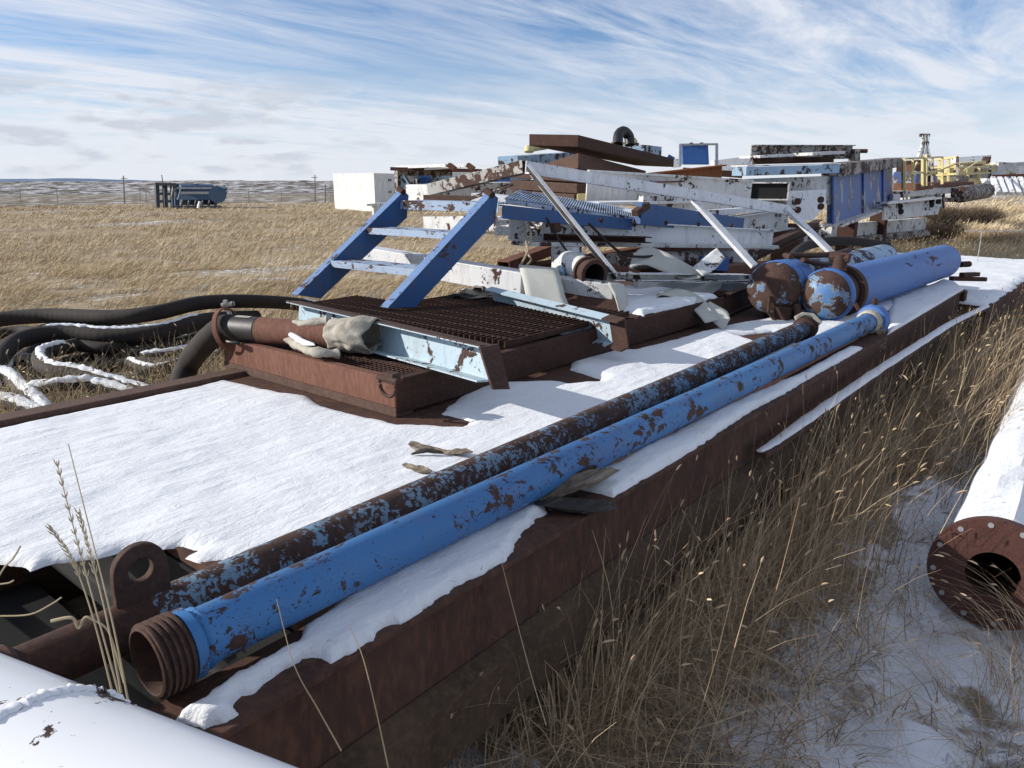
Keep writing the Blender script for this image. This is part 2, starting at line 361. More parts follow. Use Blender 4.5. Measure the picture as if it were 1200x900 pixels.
def snow_sheet(poly,z,thick,res,label,holes=(),edge=.05,jag=.03,js=9.,seed=0,name='snow',ymin=None):
    poly=np.array(poly)[:,:2]; x0,y0=poly.min(0)-.03; x1,y1=poly.max(0)+.03
    X,Y=np.meshgrid(np.arange(x0,x1,res),np.arange(y0,y1,res),indexing='ij')
    d=sdpoly(X,Y,poly)
    for h in holes: d=np.minimum(d,-sdpoly(X,Y,h))
    d=d+(fbm(X*js,Y*js,4,seed)-.5)*2*jag
    t=np.clip(d/edge,0,1); hgt=thick*(1-(1-t)**2)*(.7+.6*fbm(X*4,Y*4,3,seed+5))
    hgt=hgt+np.where(t>0,((fbm(X*8,Y*32,3,seed+9)-.5)*.006+(fbm(X*2.2,Y*3.5,3,seed+11)-.5)*.022)*t,0)
    Z=z+hgt-.004*(t<=0)
    gxx,gyy=np.gradient(d,res); gn_=np.hypot(gxx,gyy)+1e-6; mv=np.where((d<0)&(d>-2*res),-d,0)
    X=X+gxx/gn_*mv; Y=Y+gyy/gn_*mv
    if ymin is not None: Y=np.maximum(Y,1.133+.0262*X)
    nx,ny=X.shape; idx=np.arange(nx*ny).reshape(nx,ny)
    F4=np.stack([idx[:-1,:-1],idx[1:,:-1],idx[1:,1:],idx[:-1,1:]],-1).reshape(-1,4)
    dm=d.ravel()[F4].max(1); F4=F4[dm>0]
    used=np.unique(F4); mp=np.full(nx*ny,-1); mp[used]=np.arange(len(used))
    V=np.stack([X,Y,Z],-1).reshape(-1,3)[used]
    o=npmesh(name,V,mp[F4],'snow'); tag(o,label,'snow',kind='stuff'); return o
# snow lying along the top of tubes, collected into one mesh
def snowcap(mb,path,r,t0=.0,t1=1.,a0=35,a1=145,th=.02,seed=0,n=7,ja=12.,kf=.35):
    m=len(path); i0=int(t0*(m-1)); i1=int(t1*(m-1)); vs=[]; rows=0
    for k in range(i0,i1+1):
        p=A(path[k]); t=A(path[min(k+1,m-1)])-A(path[max(k-1,0)]); d,a,b=frame(t)
        e=min(1,(k-i0+.3)/2.,(i1-k+.3)/2.)
        j0=a0+(mn.noise(Vector((k*kf,seed,0))))*ja*2+(1-e)*45; j1=a1+(mn.noise(Vector((k*kf,seed,7))))*ja*2-(1-e)*45
        for q in range(n+1):
            an=math.radians(j0+(j1-j0)*q/n); s_=math.sin(math.pi*q/n)
            rr=r*.985+(th*(.35+1.3*abs(mn.noise(Vector((k*kf*1.3,q*.35,seed)))))+.004)*s_**.5*e
            vs.append(p+(a*math.cos(an)+b*math.sin(an))*rr)
        rows+=1
    w_=n+1; mb.add(vs,[(k*w_+q,k*w_+q+1,(k+1)*w_+q+1,(k+1)*w_+q) for k in range(rows-1) for q in range(n)],True)

# ================================================================== SETTING
def axis(a,b,step,lo,hi,g=1.12):
    c=list(np.arange(a,b+1e-6,step)); s=step; x=c[-1]
    while x<hi: s*=g; x+=s; c.append(x)
    s=step; x=c[0]; pre=[]
    while x>lo: s*=g; x-=s; pre.append(x)
    return np.array(pre[::-1]+c)
gx=axis(-1,15,.06,-400,3500); gy=axis(-3,11,.06,-2500,3500)
GX,GY=np.meshgrid(gx,gy,indexing='ij')
def ground_z(x,y):
    r=np.hypot(x,y); und=(fbm(x*.35,y*.35,4,3)-.5)*.16+(fbm(x*2.2,y*2.2,3,4)-.5)*.06+(fbm(x*7,y*7,2,6)-.5)*.025
    inside=np.clip((.2-np.maximum(np.maximum(.4-x,x-14),np.maximum(.8-y,y-3.8)))/.4,0,1)
    z=und*(1-inside*.8)-.02*inside
    lump=np.where((y<1.0)&(x<9),(fbm(x*9,y*9,4,55)-.5)*.09+np.clip(fbm(x*3.2,y*3.2,2,56)-.5,0,1)*.22,0)
    # gentle rise to the right of the yard, far away
    hd=np.degrees(np.arctan2(y,x)); 
    z=z+np.clip((r-35)/120,0,1)**1.5*np.clip((30-hd)/20,0,1)*3.2
    z=z-(np.clip(r-62,0,460)*.052)*np.clip((hd-26)/8,0,1)
    return z+lump
GZ=ground_z(GX,GY)
sn=-.06+.16*np.clip(fbm(GX*.35,GY*.35,4,131)-.5,0,1)*np.clip(1.6-np.hypot(GX,GY)/25,0,1)
rr=np.hypot(GX,GY)
# snow lies between the skid and the pipe to the right, and in the yard past the far end; straw elsewhere
side=np.clip((1.0-GY)/.35,0,1)*np.clip((15-GX)/4,0,1)*np.clip((GX+1)/1.,0,1)
sn=sn+(.165+.11*(fbm(GX*5,GY*5,3,91)-.5))*side+.16*np.clip(1-np.abs(GX-13)/5,0,1)*np.clip((5.2-GY)/1.5,0,1)
sn=sn+.05*np.clip((rr-25)/40,0,1)*np.clip((22-np.degrees(np.arctan2(GY,GX)))/10,0,1)
sn=np.where((GX<1.5)&(GY>1.1)&(GY<2.1),.12,sn)
fade=np.clip((rr-120)/400,0,1); sn=sn-.03*fade
V=np.stack([GX,GY,GZ],-1).reshape(-1,3); nx,ny=GX.shape; idx=np.arange(nx*ny).reshape(nx,ny)
F4=np.stack([idx[:-1,:-1],idx[1:,:-1],idx[1:,1:],idx[:-1,1:]],-1).reshape(-1,4)
g=npmesh('ground',V,F4,'ground',True,('snow',sn.ravel())); tag(g,'dry prairie ground with straw and thin snow patches','ground',kind='structure')
def hills(name,D,h0,h1,mat,label,depth,seed,rough,mask,zb=-24.,amp=4.):
    """ridge: a strip of terrain on an arc of headings"""
    hs=np.linspace(math.radians(-15),math.radians(95),260); rs=np.linspace(0,1,22)
    Hh,R=np.meshgrid(hs,rs,indexing='ij'); rad=D+R*depth
    prof=np.sin(np.clip(R*1.25,0,1)*math.pi/2)**1.2
    top=h0+(h1-h0)*fbm(Hh*rough,Hh*0+seed,4,seed)
    top=zb+(top-zb)*mask(np.degrees(Hh))
    Zs=zb+(top-zb)*prof+(fbm(Hh*D/60,rad/60,4,seed+2)-.5)*amp*prof
    V=np.stack([rad*np.cos(Hh),rad*np.sin(Hh),Zs],-1).reshape(-1,3); a,b=Hh.shape; ix=np.arange(a*b).reshape(a,b)
    F4=np.stack([ix[:-1,:-1],ix[1:,:-1],ix[1:,1:],ix[:-1,1:]],-1).reshape(-1,4)
    o=npmesh(name,V,F4,mat); tag(o,label,'hills',kind='structure')
def ms(pts):
    xs,ys=zip(*pts); return lambda h: np.interp(h,xs,ys)
hills('hills',1500,-1.5,5,'hill_snow','low snow-speckled brown hills along the left horizon',900,5,9,ms([(-15,.0),(22,.0),(30,.5),(48,1.),(58,1.),(66,.97),(72,.88),(76,.8),(95,.8)]),-26.,9.)
hills('hills',640,-17,-15.5,'hill_field','flat snow-dusted rangeland lying before the low hills',600,9,14,ms([(-15,.9),(95,1)]),-24.,1.5)
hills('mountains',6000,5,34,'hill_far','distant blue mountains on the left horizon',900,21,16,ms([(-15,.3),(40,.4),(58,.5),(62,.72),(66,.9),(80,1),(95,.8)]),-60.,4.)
# ================================================================== MAIN SKID
TOP=.65
sk=thing('steel_skid',(4.5,2.4,0),'long rusty flat steel skid deck under the two blue pipes, snow on top','steel skid')
m=MB(); m.plate([(.86,1.303,.615),(8.0,1.49,.615),(8.0,3.50,.615),(.86,3.50,.615)],(0,0,.031)); m.build('deck_plate','rust_dark' if 0 else 'beam_rust',sk)
# right side beam: profile with top flange, web, lower flange
m=MB(); m.plate([(0.12,y+.018,z) for y,z in [(1.11,.65),(1.285,.65),(1.285,.24),(1.13,.24),(1.13,.262),(1.145,.262),(1.145,.634),(1.11,.634)]],(7.86,.206,0))
m.build('side_beam','beam_rust',sk,bevel=.004)
m=MB(); m.plate([(0.10,y+.018,z) for y,z in [(1.095,.385),(1.143,.415),(1.143,.225),(1.095,.215)]],(7.9,.207,0)); m.build('lower_flange','beam_lichen',sk,bevel=.004)
m=MB(); m.plate([(0.6,y,z) for y,z in [(3.47,.668),(3.58,.668),(3.58,.25),(3.50,.25),(3.50,.61),(3.47,.61)]],(7.4,0,0)); m.build('side_beam','timber_brown',sk,bevel=.004)
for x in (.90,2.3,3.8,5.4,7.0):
    m=MB(); m.beam((x,1.31+.026*x,.43),(x,3.49,.43),.09,.36,'I',.012); m.build('crossmember','rust_dark' if x>1 else 'rubber_shade_black',sk)  # nearest member coloured black to carry the shade under the deck end
m=MB()
m.beam((7.99,1.42,.60),(8.02,1.85,.60),.05,.09); m.beam((7.98,1.36,.58),(8.1,1.36,.58),.05,.09)
m.build('end_plate','rust_dark',sk)
m=MB(); m.box(-.3,.84,1.78,3.46,.10,.13); m.build('shade_pan','rubber_shade_black',sk)  # black sheet added where only shade lies below the near deck end
for x in (.4,):
    m=MB(); m.beam((x,1.37,.44),(x,3.4,.34),.03,.03); m.build('tie_bar','rust_dark',sk)
# lower skid that carries the deck, running on past the far end
ls=thing('lower_skid',(8,2,0),'lower rusty steel skid running under the deck and on past its far end','steel skid')
LZ=.50
lpath=[PY(x,y,1.175) for x,y in ((890,528),(907,518),(945,491),(987,462),(1028,434),(1067,409),(1095,391),(1116,378))]+[A((8.1,1.175,LZ-.004))]
m=MB(); lp2=spline(lpath,6)
for i in range(len(lp2)-1): m.beam(lp2[i]-A((0,0,.016)),lp2[i+1]-A((0,0,.016)),.062,.022)
m.build('flange','beam_rust',ls)
m=MB(); m.box(8.06,13.2,1.16,1.20,.10,LZ-.004); m.build('web','beam_rust',ls)
m=MB(); m.box(8.1,13.2,1.205,3.3,.40,LZ-.005); m.build('deck_plate','beam_rust',ls)
m=MB(); m.box(.2,9,1.32,1.75,.0,.2); m.box(.2,9,3.1,3.45,.0,.23); m.build('skid_runner','rust_dark',ls)
# ------------------------------------------------------------------ snow on the decks
def zp(l,z=.655): return [PZ(x,y,z)[:2] for x,y in l]
main=zp([(-60,520),(0,502),(66,487),(133,472),(213,456),(262,444),(290,450),(333,460),(360,463),(377,475),(400,481),(440,490),(470,497),(500,498),(540,500),(551,492),(516,483),(539,464),(566,449),(610,448),(650,446),(668,449),(700,447),(704,443),(668,432),(670,424),(719,410),(743,409),(790,397),(835,385),(862,379),(900,372),(935,352)])+[(7.6,2.3),(8.0,2.3),(8.0,1.45),(6,1.55),(3,1.60),(1.2,1.62),(.98,1.66)]+zp([(233,655),(217,650),(236,642),(210,637),(170,641),(143,643),(110,650),(60,657),(32,667),(27,660),(0,657),(-60,650)])
hole=[zp([(862,392),(905,388),(965,392),(930,402),(890,402)])]
snow_sheet(main,.647,.020,.0125,'wind-rippled white snow blanket on the skid deck',hole,edge=.06,jag=.012,js=14,seed=2)
e1=zp([(200,844),(207,839),(230,825),(262,802),(305,775),(340,757),(355,740),(400,705),(430,690),(480,660),(553,621),(630,589),(642,600),(616,620),(602,636),(589,660),(543,682),(510,702),(480,723),(467,728),(440,738),(438,749),(412,764),(387,774),(375,768),(355,771),(320,793),(282,815),(275,825),(277,836),(255,849),(237,853)])
e2=zp([(630,564),(660,567),(720,582),(733,573),(797,537),(880,481),(920,460),(957,438),(987,422),(1013,407),(992,408),(933,440),(880,462),(800,501),(720,545),(690,552),(655,556)])
e3=zp([(1043,352),(1040,394),(1054,386),(1083,367),(1134,341),(1120,331),(1104,328)])
snow_sheet(e1,.651,.026,.008,'ragged snow strip on the beam between the blue pipe near end and the beam edge',edge=.03,jag=.016,js=26,seed=12,ymin=1.114)
snow_sheet(e2,.651,.022,.010,'long snow strip on the beam edge beyond the broken timbers',edge=.03,jag=.008,js=26,seed=13,ymin=1.114)
snow_sheet(e3,.651,.02,.014,'snow patch on the far end of the deck beside the large blue vessel',edge=.04,jag=.008,js=20,seed=14,ymin=1.114)
m=MB(); m.tube([p_+A((0,0,-.003)) for p_ in lp2],[(.014+.018*min(1,i/12.))*(1+.22*mn.noise(Vector((i*.9,3,1)))) for i in range(len(lp2))],10,True,.38); o=m.build('snow','snow'); tag(o,'narrow snow line along the ledge of the lower skid','snow',kind='stuff')
snow_sheet([(8.1,1.165),(13.15,1.165),(13.15,3.25),(8.2,3.25)],LZ-.003,.03,.03,'bright snow on the lower skid past the far end of the deck',edge=.1,jag=.05,js=4,seed=16)
# ================================================================== LONG PIPES
def rings(p0,d,prof,n=40): return MB().lathe(p0,d,prof,n)
c0=PZ(172,777,.735); d_=unit(PZ(1021,376,.722)-c0); r=.0585
bp=thing('blue_pipe',(2.8,1.33,.66),'long bright blue pipe with rust chips and threaded near end, along the beam edge','pipe')
Lp=float(np.linalg.norm(PZ(1021,376,.722)-c0)); rc_=.066
m=MB(); m.lathe(c0,d_,[(0.066,r*.9),(.0665,rc_+.004),(.085,rc_+.005),(.093,r+.001),(.099,r+.005),(.106,r+.005),(.113,r),(Lp,r),(Lp,r*.85)],48); m.build('pipe_body','pipe_blue',bp)
pr=[(0,rc_*.93),(-.002,rc_*.95),(0,rc_*1.03)]
for k in range(5): pr+=[(.003+k*.0125,rc_*1.03),(.005+k*.0125,rc_*1.12),(.0095+k*.0125,rc_*1.12),(.0115+k*.0125,rc_*1.03)]
pr+=[(.066,rc_*1.0),(.067,rc_*.8)]
m=MB(); m.lathe(c0,d_,pr,48); m.lathe(c0,d_,[(0,rc_*.93),(.08,rc_*.9),(.10,r*.9),(.9,r*.9),(.9,0.001)],40); m.build('threaded_collar','rust',bp)
cf=c0+d_*Lp
m=MB(); m.lathe(cf,d_,[(-.03,r),(-.02,r+.035),(.02,r+.045),(.05,r+.045),(.06,r+.02),(.10,.03),(.10,.001)],36); bpc=m.build('end_cap','vessel_blue',bp)
m=MB(); m.cyl(cf+A((.03,-.0,.10)),cf+A((.03,0,.145)),.018,.015,8); m.build('bolt','rust_dark',bpc); m=MB(); m.cyl(cf+A((.03,.09,.06)),cf+A((.03,.12,.10)),.016,.016,8); m.build('bolt','rust_dark',bpc)
# straw rope / burlap wrapped round the far end
bw=thing('burlap_wrap',cf,'frayed burlap strip wrapped round the far end of the bright blue pipe','burlap')
m=MB(); m.lathe(cf-d_*.10,d_,[(0,r+.004),(.01,r+.014),(.03,r+.020),(.055,r+.013),(.07,r+.018),(.075,r+.004)],28); bwo=m.build('wrap','canvas',bw)
m=MB()
for k in range(34):
    a=random.uniform(-.3,.3); p=cf+d_*random.uniform(-.09,-.03)+A((0,-r*.95,-.01+random.uniform(-.05,.05)))
    m.tube([p,p+A((random.uniform(-.0,.08),-.02,-.05)),p+A((random.uniform(.0,.16),-.035,-.10-random.random()*.05))],.0022,4,False)
m.build('frayed_ends','rope',bwo)
# worn pipe
rq=.052; qa=PZ(158,731,.705); dq=unit(PZ(942,385,.708)-qa); q0=qa-dq*.33; LQ=float(np.linalg.norm(PZ(942,385,.708)-q0))
wp=thing('worn_pipe',(2.6,1.58,.66),'long rusty pipe with worn pale blue paint and a lifting lug near its end','pipe')
m=MB(); m.lathe(q0,dq,[(.10,rq-.01),(.10,rq),(.36,rq)],40); m.build('pipe_end','rust_dark',wp)
m=MB(); m.lathe(q0,dq,[(.36,rq+.0005),(LQ,rq+.0005),(LQ,.01)],40); m.build('pipe_body','pipe_worn',wp)
m=MB(); m.lathe(q0,dq,[(-.25,rq+.005),(-.25,rq+.012),(.10,rq+.014),(.11,rq+.004)],40); m.build('collar','rust',wp)
ly=float((qa+dq*.05)[1]); lc=PY(163,666,ly); 
m=MB(); n=28; R1=.056; R2=.0255
cz=lc[2]; lx=lc[0]; prof=[]
for i in range(n):
    an=2*math.pi*i/n; x_,z_=math.cos(an),math.sin(an)
    if z_<-.05: ox=math.copysign(1,x_)*1.02 if abs(x_)>.35 else x_*2.9; prof.append((ox*R1,max(z_*1.3,-1.3)*R1))
    else: prof.append((x_*R1,z_*R1))
vs=[]
for i,(ox,oz) in enumerate(prof):
    an=2*math.pi*i/n
    for yy in (0,.020): vs.append((lx+ox,ly-.01+yy,cz+oz)); vs.append((lx+math.cos(an)*R2,ly-.01+yy,cz+math.sin(an)*R2))
fs=[]
for i in range(n):
    a=4*i; b=4*((i+1)%n); fs+=[(a,b,b+1,a+1),(a+2,a+3,b+3,b+2),(a,a+2,b+2,b),(a+1,b+1,b+3,a+3)]
m.add(vs,fs); m.build('lifting_lug','rust',wp,bevel=.003)
ce=q0+dq*LQ
m=MB(); m.lathe(ce,dq,[(-.03,rq),(-.02,rq+.018),(.06,rq+.02),(.07,.02)],24); m.build('end_coupling','rust_dark',wp)
m=MB(); m.tube([ce+A((-.02,.05,.06)),ce+A((.02,.02,.085)),ce+A((.05,-.03,.08)),ce+A((.06,-.08,.03))],.016,6); m.build('torn_sleeve','canvas',wp)
# ------------------------------------------------------------------ vessels
def rough_lathe(p0,d,prof,n,amp,seed):
    m=MB(); m.lathe(p0,d,prof,n); 
    m.v=[tuple(A(q)+A(mn.noise_vector(Vector(q)*9+Vector((seed,0,0))))*amp) for q in m.v]; return m
v1=thing('blue_vessel',(7.0,2.15,.65),'rounded rust-capped blue pressure vessel resting left of the larger one','pressure vessel')
vc=A((5.28,2.08,.858)); dv=unit((1,.05,-.012)); R=.195
rough_lathe(vc,dv,[(-.03,.001),(-.03,.05),(-.015,.12),(.02,.17),(.06,R-.015),(.09,R-.004)],40,.006,1).build('end_cap','cap_blue',v1)
m=MB(); m.lathe(vc,dv,[(.09,R-.002),(.11,R+.006),(.17,R+.006),(.175,R-.012),(.21,R-.012),(.215,R),(.42,R),(.44,R-.03)],44); m.build('flange_ring','vessel_blue',v1)
m=MB(); m.lathe(vc,dv,[(.42,R-.035),(3.4,R-.05),(3.5,.08),(3.52,.001)],40); m.build('shell','light_blue',v1)
m=MB(); m.tube(spline([vc+A((.35,.0,R+.01)),vc+A((.55,.12,R-.0)),vc+A((.8,.0,R-.01)),vc+A((1.2,-.05,R-.02)),vc+A((1.8,.03,R-.03))],6),.022,7); m.tube(spline([vc+A((.30,-.1,R-.0)),vc+A((.7,-.14,R-.06)),vc+A((1.3,-.10,R-.06))],6),.018,7); m.build('pipe_fitting','rust',v1)
m=MB(); m.box(5.24,5.36,1.92,2.02,.652,.75); m.tube([(5.25,2.06,.82),(5.2,2.05,.72),(5.22,2.0,.66)],.014,6); m.build('lug','rust_dark',v1)
v2=thing('blue_vessel',(7.2,1.72,.65),'large blue pressure vessel with a rusty neck, right one of the two','pressure vessel')
vc=A((5.38,1.745,.838)); dv=unit((1,-.018,-.004)); R=.175
m=rough_lathe(vc,dv,[(-.06,.001),(-.055,.06),(-.035,.11),(-.01,.145),(.04,R-.006)],40,.003,5); m.build('end_cap','cap_blue',v2)
m=MB(); m.lathe(vc,dv,[(.04,R-.004),(.06,R+.008),(.10,R+.010),(.12,R-.0),(.14,R-.02)],44); m.build('flange_ring','vessel_blue',v2)
m=MB(); m.lathe(vc,dv,[(.12,R-.03),(.34,R-.03)],40); m.lathe(vc+dv*.30,dv,[(0,R-.02),(.0,R+.010),(.06,R+.012),(.07,R)],44); m.build('neck','rust',v2)
m=MB(); m.lathe(vc,dv,[(.37,R-.03),(.375,R-.008),(3.28,R-.012),(3.38,R-.03),(3.44,.09),(3.46,.001)],48); m.build('shell','vessel_blue',v2)
m=MB(); m.cyl(vc+A((.22,-.02,.17)),vc+A((.22,-.02,.27)),.05,.045,10); m.cyl(vc+A((.22,-.08,.245)),vc+A((.22,.05,.25)),.035,.035,8); m.build('top_fitting','rust',v2)
m=MB(); m.tube([vc+A((-.03,.16,-.08)),vc+A((-.08,.13,-.15)),vc+A((-.06,.05,-.19))],.03,8); m.cyl(vc+A((0,.2,-.2)),vc+A((0,.2,.02)),.022,.022,8); m.cyl(vc+A((-.05,.26,-.1)),vc+A((.1,.16,-.1)),.02,.02,8); m.build('pipe_fitting','rust',v2)
m=MB(); e=vc+dv*3.4; m.cyl(e+A((0,-.14,-.03)),e+A((.1,-.2,-.03)),.03,.03,8); m.beam(e+A((-.1,-.18,-.12)),e+A((.25,-.26,-.14)),.05,.04); m.beam(e+A((-.15,-.1,-.16)),e+A((.2,-.34,-.18)),.05,.04); m.build('bracket','rust_dark',v2)
# ------------------------------------------------------------------ driftwood / broken timbers
def chunk(name,p0,p1,w_,h_,mat,label,seed,group=None,pit=.35):
    p0,p1=A(p0),A(p1); d,s_,u_=frame(p1-p0); K=18; vs=[];n=9
    for k in range(K+1):
        t=k/K
        for q in range(n):
            an=2*math.pi*(q+.5)/n; st_=.16*abs(mn.noise(Vector((q*1.9,seed*3.,1.)))); en_=.30*abs(mn.noise(Vector((q*2.3,seed*5.,4.))))
            tt=st_+(1-st_-en_)*t; rx=math.cos(an); rz=math.sin(an)
            nz=(.62 if q%2 else 1.05)*(1+pit*mn.noise(Vector((q*1.7,seed,0)))*1.6+.28*mn.noise(Vector((k*.30,q*1.1,seed))))*(1-.55*abs(2*t-1)**3)
            vs.append(p0+(p1-p0)*tt+s_*rx*w_/2*nz+u_*rz*h_/2*nz+u_*.012*math.sin(t*3+seed))
    m=MB(); m.add(vs,[(k*n+q,k*n+(q+1)%n,(k+1)*n+(q+1)%n,(k+1)*n+q) for k in range(K) for q in range(n)]+[tuple(range(n))[::-1],tuple(range(K*n,K*n+n))])
    o=m.build(name,mat); tag(o,label,'timber',group); return o
def zz_(x,y,z): return PZ(x,y,z)
chunk('timber_piece',zz_(628,588,.675),zz_(722,547,.72),.080,.05,'wood','grey split timber lying across the snow against the blue pipe, upper of two',1)
chunk('timber_piece',zz_(626,592,.668),zz_(724,588,.675),.11,.032,'wood_dark','black flat charred timber on the beam edge below the grey one',2)
chunk('timber_piece',zz_(662,568,.70),zz_(700,543,.73),.03,.02,'wood_dark','small dark splinter on top of the grey split timber',7)
chunk('timber_piece',zz_(480,520,.674),zz_(526,530,.670),.042,.03,'wood','pale weathered stick end on the snow left of the pipes',3)
chunk('timber_piece',zz_(473,541,.674),zz_(506,556,.672),.034,.03,'wood','short brown stick half buried in snow just below the pale one',4)
chunk('timber_piece',zz_(518,526,.675),zz_(554,534,.675),.04,.02,'wood','thin forked grey sliver beside the worn pipe on the snow',5)
chunk('timber_piece',zz_(482,531,.672),zz_(520,532,.674),.018,.016,'wood_dark','thin black sliver between the two sticks on the snow',6)
# ================================================================== FOREGROUND WHITE PIPE (bottom left)
r1=ray(0,765); r2=ray(350,900); nrm=unit(np.cross(r1,r2)); 
if nrm[2]<0: nrm=-nrm
dh=unit(r2/ (r2@fwd)*1.0 - r1/(r1@fwd)); ax=unit((math.cos(math.radians(105.5)),math.sin(math.radians(105.5)),0))
ax=unit(ax-nrm*(ax@nrm)); Rw=.19
# touch point: on ray (150,823) at distance giving pipe top ~ .85
tp=ray(180,834.4); tp=tp/(tp@fwd)*1.05
cc=tp-nrm*Rw+A((0,0,CH))
wt=thing('white_pipe',(cc[0],cc[1],0),'big glossy white painted pipe crossing the bottom left corner','pipe')
m=MB(); m.lathe(cc-ax*1.6,ax,[(0,Rw-.01),(0,Rw),(6.2,Rw),(6.2,Rw-.01)],96); wtb=m.build('pipe_body','white_tank',wt)
# weld bead
K=220; pts=[]; _,sa,sb=frame(ax)
pc=ray(60,838); # bead crosses here
tt=cc
best=None
for q in np.linspace(-1.5,1.9,400):
    pass
rb_=unit(ray(126,813.6)); o0=cc+nrm*Rw-A((0,0,CH)); mm=np.array([ax,-rb_]).T; bead_t=float(np.linalg.lstsq(mm,-o0,rcond=None)[0][0])
beadc=cc+ax*bead_t
for i in range(K+1):
    an=2*math.pi*i/K; pts.append(beadc+(sa*math.cos(an)+sb*math.sin(an))*(Rw+.001)+ax*.003*math.sin(i*1.9))
m=MB(); m.tube(pts,[.0085+.0025*math.sin(i*2.6) for i in range(K+1)],8,False,.6); m.build('weld_bead','white_tank',wtb)
m=MB(); m.lathe(cc-ax*1.6,ax,[(.0,Rw-.012),(6.2,Rw-.012)],32); m.build('pipe_wall','rust_dark',wt)
for t in (-1.2,4.2): c_=cc+ax*t; m=MB(); m.box(c_[0]-.3,c_[0]+.3,c_[1]-.09,c_[1]+.09,-.05,c_[2]-Rw+.04); m.build('support_block','timber_brown',wt)
# ================================================================== RIGHT FLANGED PIPE
fc=PZ(1163,674,.215); dr=unit((math.cos(math.radians(3.2)),math.sin(math.radians(3.2)),0)); RR=.165
fp=thing('flanged_pipe',(fc[0],fc[1],0),'snow-covered pipe with a rusty bolt-hole flange lying at the right edge','pipe')
Rf=.213
m=MB(); nn=72; bolt=12; 
m.lathe(fc,dr,[(0,RR-.078),(0,Rf),(.035,Rf),(.035,RR-.02)],nn); flo=m.build('flange','rust_flange',fp)
for k in range(bolt):
    m=MB()
    an=2*math.pi*(k+.3)/bolt; _,sa,sb=frame(dr); p=fc+(sa*math.cos(an)+sb*math.sin(an))*(Rf-.022); m.cyl(p-dr*.0025,p+dr*.001,.010,.010,12); m.build('bolt_hole','galvanised',flo)
m=MB(); m.lathe(fc,dr,[(.0,RR-.078),(.05,RR-.07),(1.5,RR-.07),(1.5,.001)],40); m.build('bore','rust_dark',fp)
m=MB(); m.lathe(fc,dr,[(.036,RR),(7.5,RR),(7.5,RR-.02)],40); m.build('pipe_body','light_blue',fp)
m=MB(); snowcap(m,[fc+dr*(.05+.03*k) for k in range(240)],RR,0,1,-6,186,.030,3,22,5.,.045); o=m.build('snow','snow'); tag(o,'thick snow lying along the flanged pipe at the right edge','snow',kind='stuff')
# ================================================================== GRATED PLATFORM ON THE DECK
gp=thing('grated_platform',(3,3,.65),'rust-red steel frame with open grating lying on the snowy deck','platform')
X0,X1,Y0,Y1=2.02,3.95,2.33,3.66
m=MB(); m.plate([(X0,Y0,.69),(X0,Y1,.69),(X0,Y1,.812),(X0,Y0,.812)],(.012,0,0)); m.box(X0+.012,X0+.05,Y0,Y1,.800,.812); m.build('front_panel','rust_red',gp,bevel=.003)
m=MB(); m.box(X0+.013,5.1,Y0+.001,Y0+.013,.66,.81); m.box(X0+.055,3.9,Y0+.014,Y0+.05,.800,.808); m.build('side_panel','rust_dark',gp,bevel=.003)  # darker rust than the front panel, the side's shade put into its colour
m=MB(); m.box(X0+.055,4.6,Y1-.012,Y1,.66,.81); m.build('side_panel','rust_dark',gp)
m=MB(); m.box(X0+.005,X0+.10,Y0+.005,Y1+.02,.647,.688); m.build('base_bar','timber_brown',gp,bevel=.003)
m=MB()
for k in range(int((2.72-X0-.06)/.024)): x=X0+.06+k*.024; m.box(x,x+.004,Y0+.05,Y1-.012,.775,.798)
for k in range(int((Y1-Y0-.06)/.03)): y=Y0+.055+k*.03; m.box(X0+.055,2.72,y,y+.005,.783,.7975)
for k in range(int((Y1-Y0)/.5)): y=Y0+.3+k*.5
for x in (X0+.22,X0+.44): m.box(x,x+.012,Y0+.05,Y1-.012,.772,.802)
m.build('fine_grating','rust_dark',gp)
m=MB()
gzz=lambda x,y:.815
for k in range(46): 
    y=Y0+.06+k*.039; m.beam((2.78,y,.83),(3.92 if y<3.7 else 3.3,y,.835),.006,.032)
for k in range(9): x=2.85+k*.13; m.beam((x,Y0+.05,.842),(x,(4.1 if x<3.3 else 3.68),.842),.006,.008)
m.build('bar_grating','rust_dark',gp)
rc=PX(457,452,X0-.03)
m=MB(); m.tube([A((rc[0]-.012,rc[1]+.05*math.cos(a),rc[2]+.008+.05*math.sin(a))) for a in np.linspace(math.radians(-200),math.radians(20),24)],.0085,8); m.cyl((rc[0]-.012,rc[1]-.06,rc[2]+.03),(rc[0]-.012,rc[1]+.06,rc[2]+.03),.011,.011,10); m.box(X0-.045,X0-.001,rc[1]-.035,rc[1]+.035,rc[2]+.012,rc[2]+.055); m.build('lifting_ring','rust',gp,bevel=.002)
cl=thing('steel_channel',(2.3,2.8,.82),'pale blue steel channel with rusty edges lying across the grating','channel')
ca=PZ(343,369,.885); cb=PZ(570,427,.885); dc=unit(cb-ca)
m=MB(); m.beam(ca,cb,.085,.145,'C' ,.007,roll=.14); m.build('channel_body','channel_blue',cl,bevel=.001)
_,cs,cu_=frame(dc)
m=MB(); m.beam(ca+cu_*.0745-cs*.01,cb+cu_*.0745-cs*.01,.09,.006,roll=.14); m.build('top_edge','rust',cl)
m=MB(); m.plate([cb+cu_*.078+dc*.003+cs*-.055,cb+cu_*.078+dc*.003+cs*.045,cb-cu_*.075+dc*.09+cs*.055,cb-cu_*.09+dc*.09-cs*.035],dc*.012); m.build('end_plate','rust',cl)
m=MB(); m.plate([cb-cu_*.07-dc*.10-cs*.05,cb+cu_*.02-dc*.03-cs*.05,cb+cu_*.02-dc*.0-cs*.05,cb-cu_*.07-dc*.0-cs*.05],cs*.012); m.build('gusset','rust',cl)
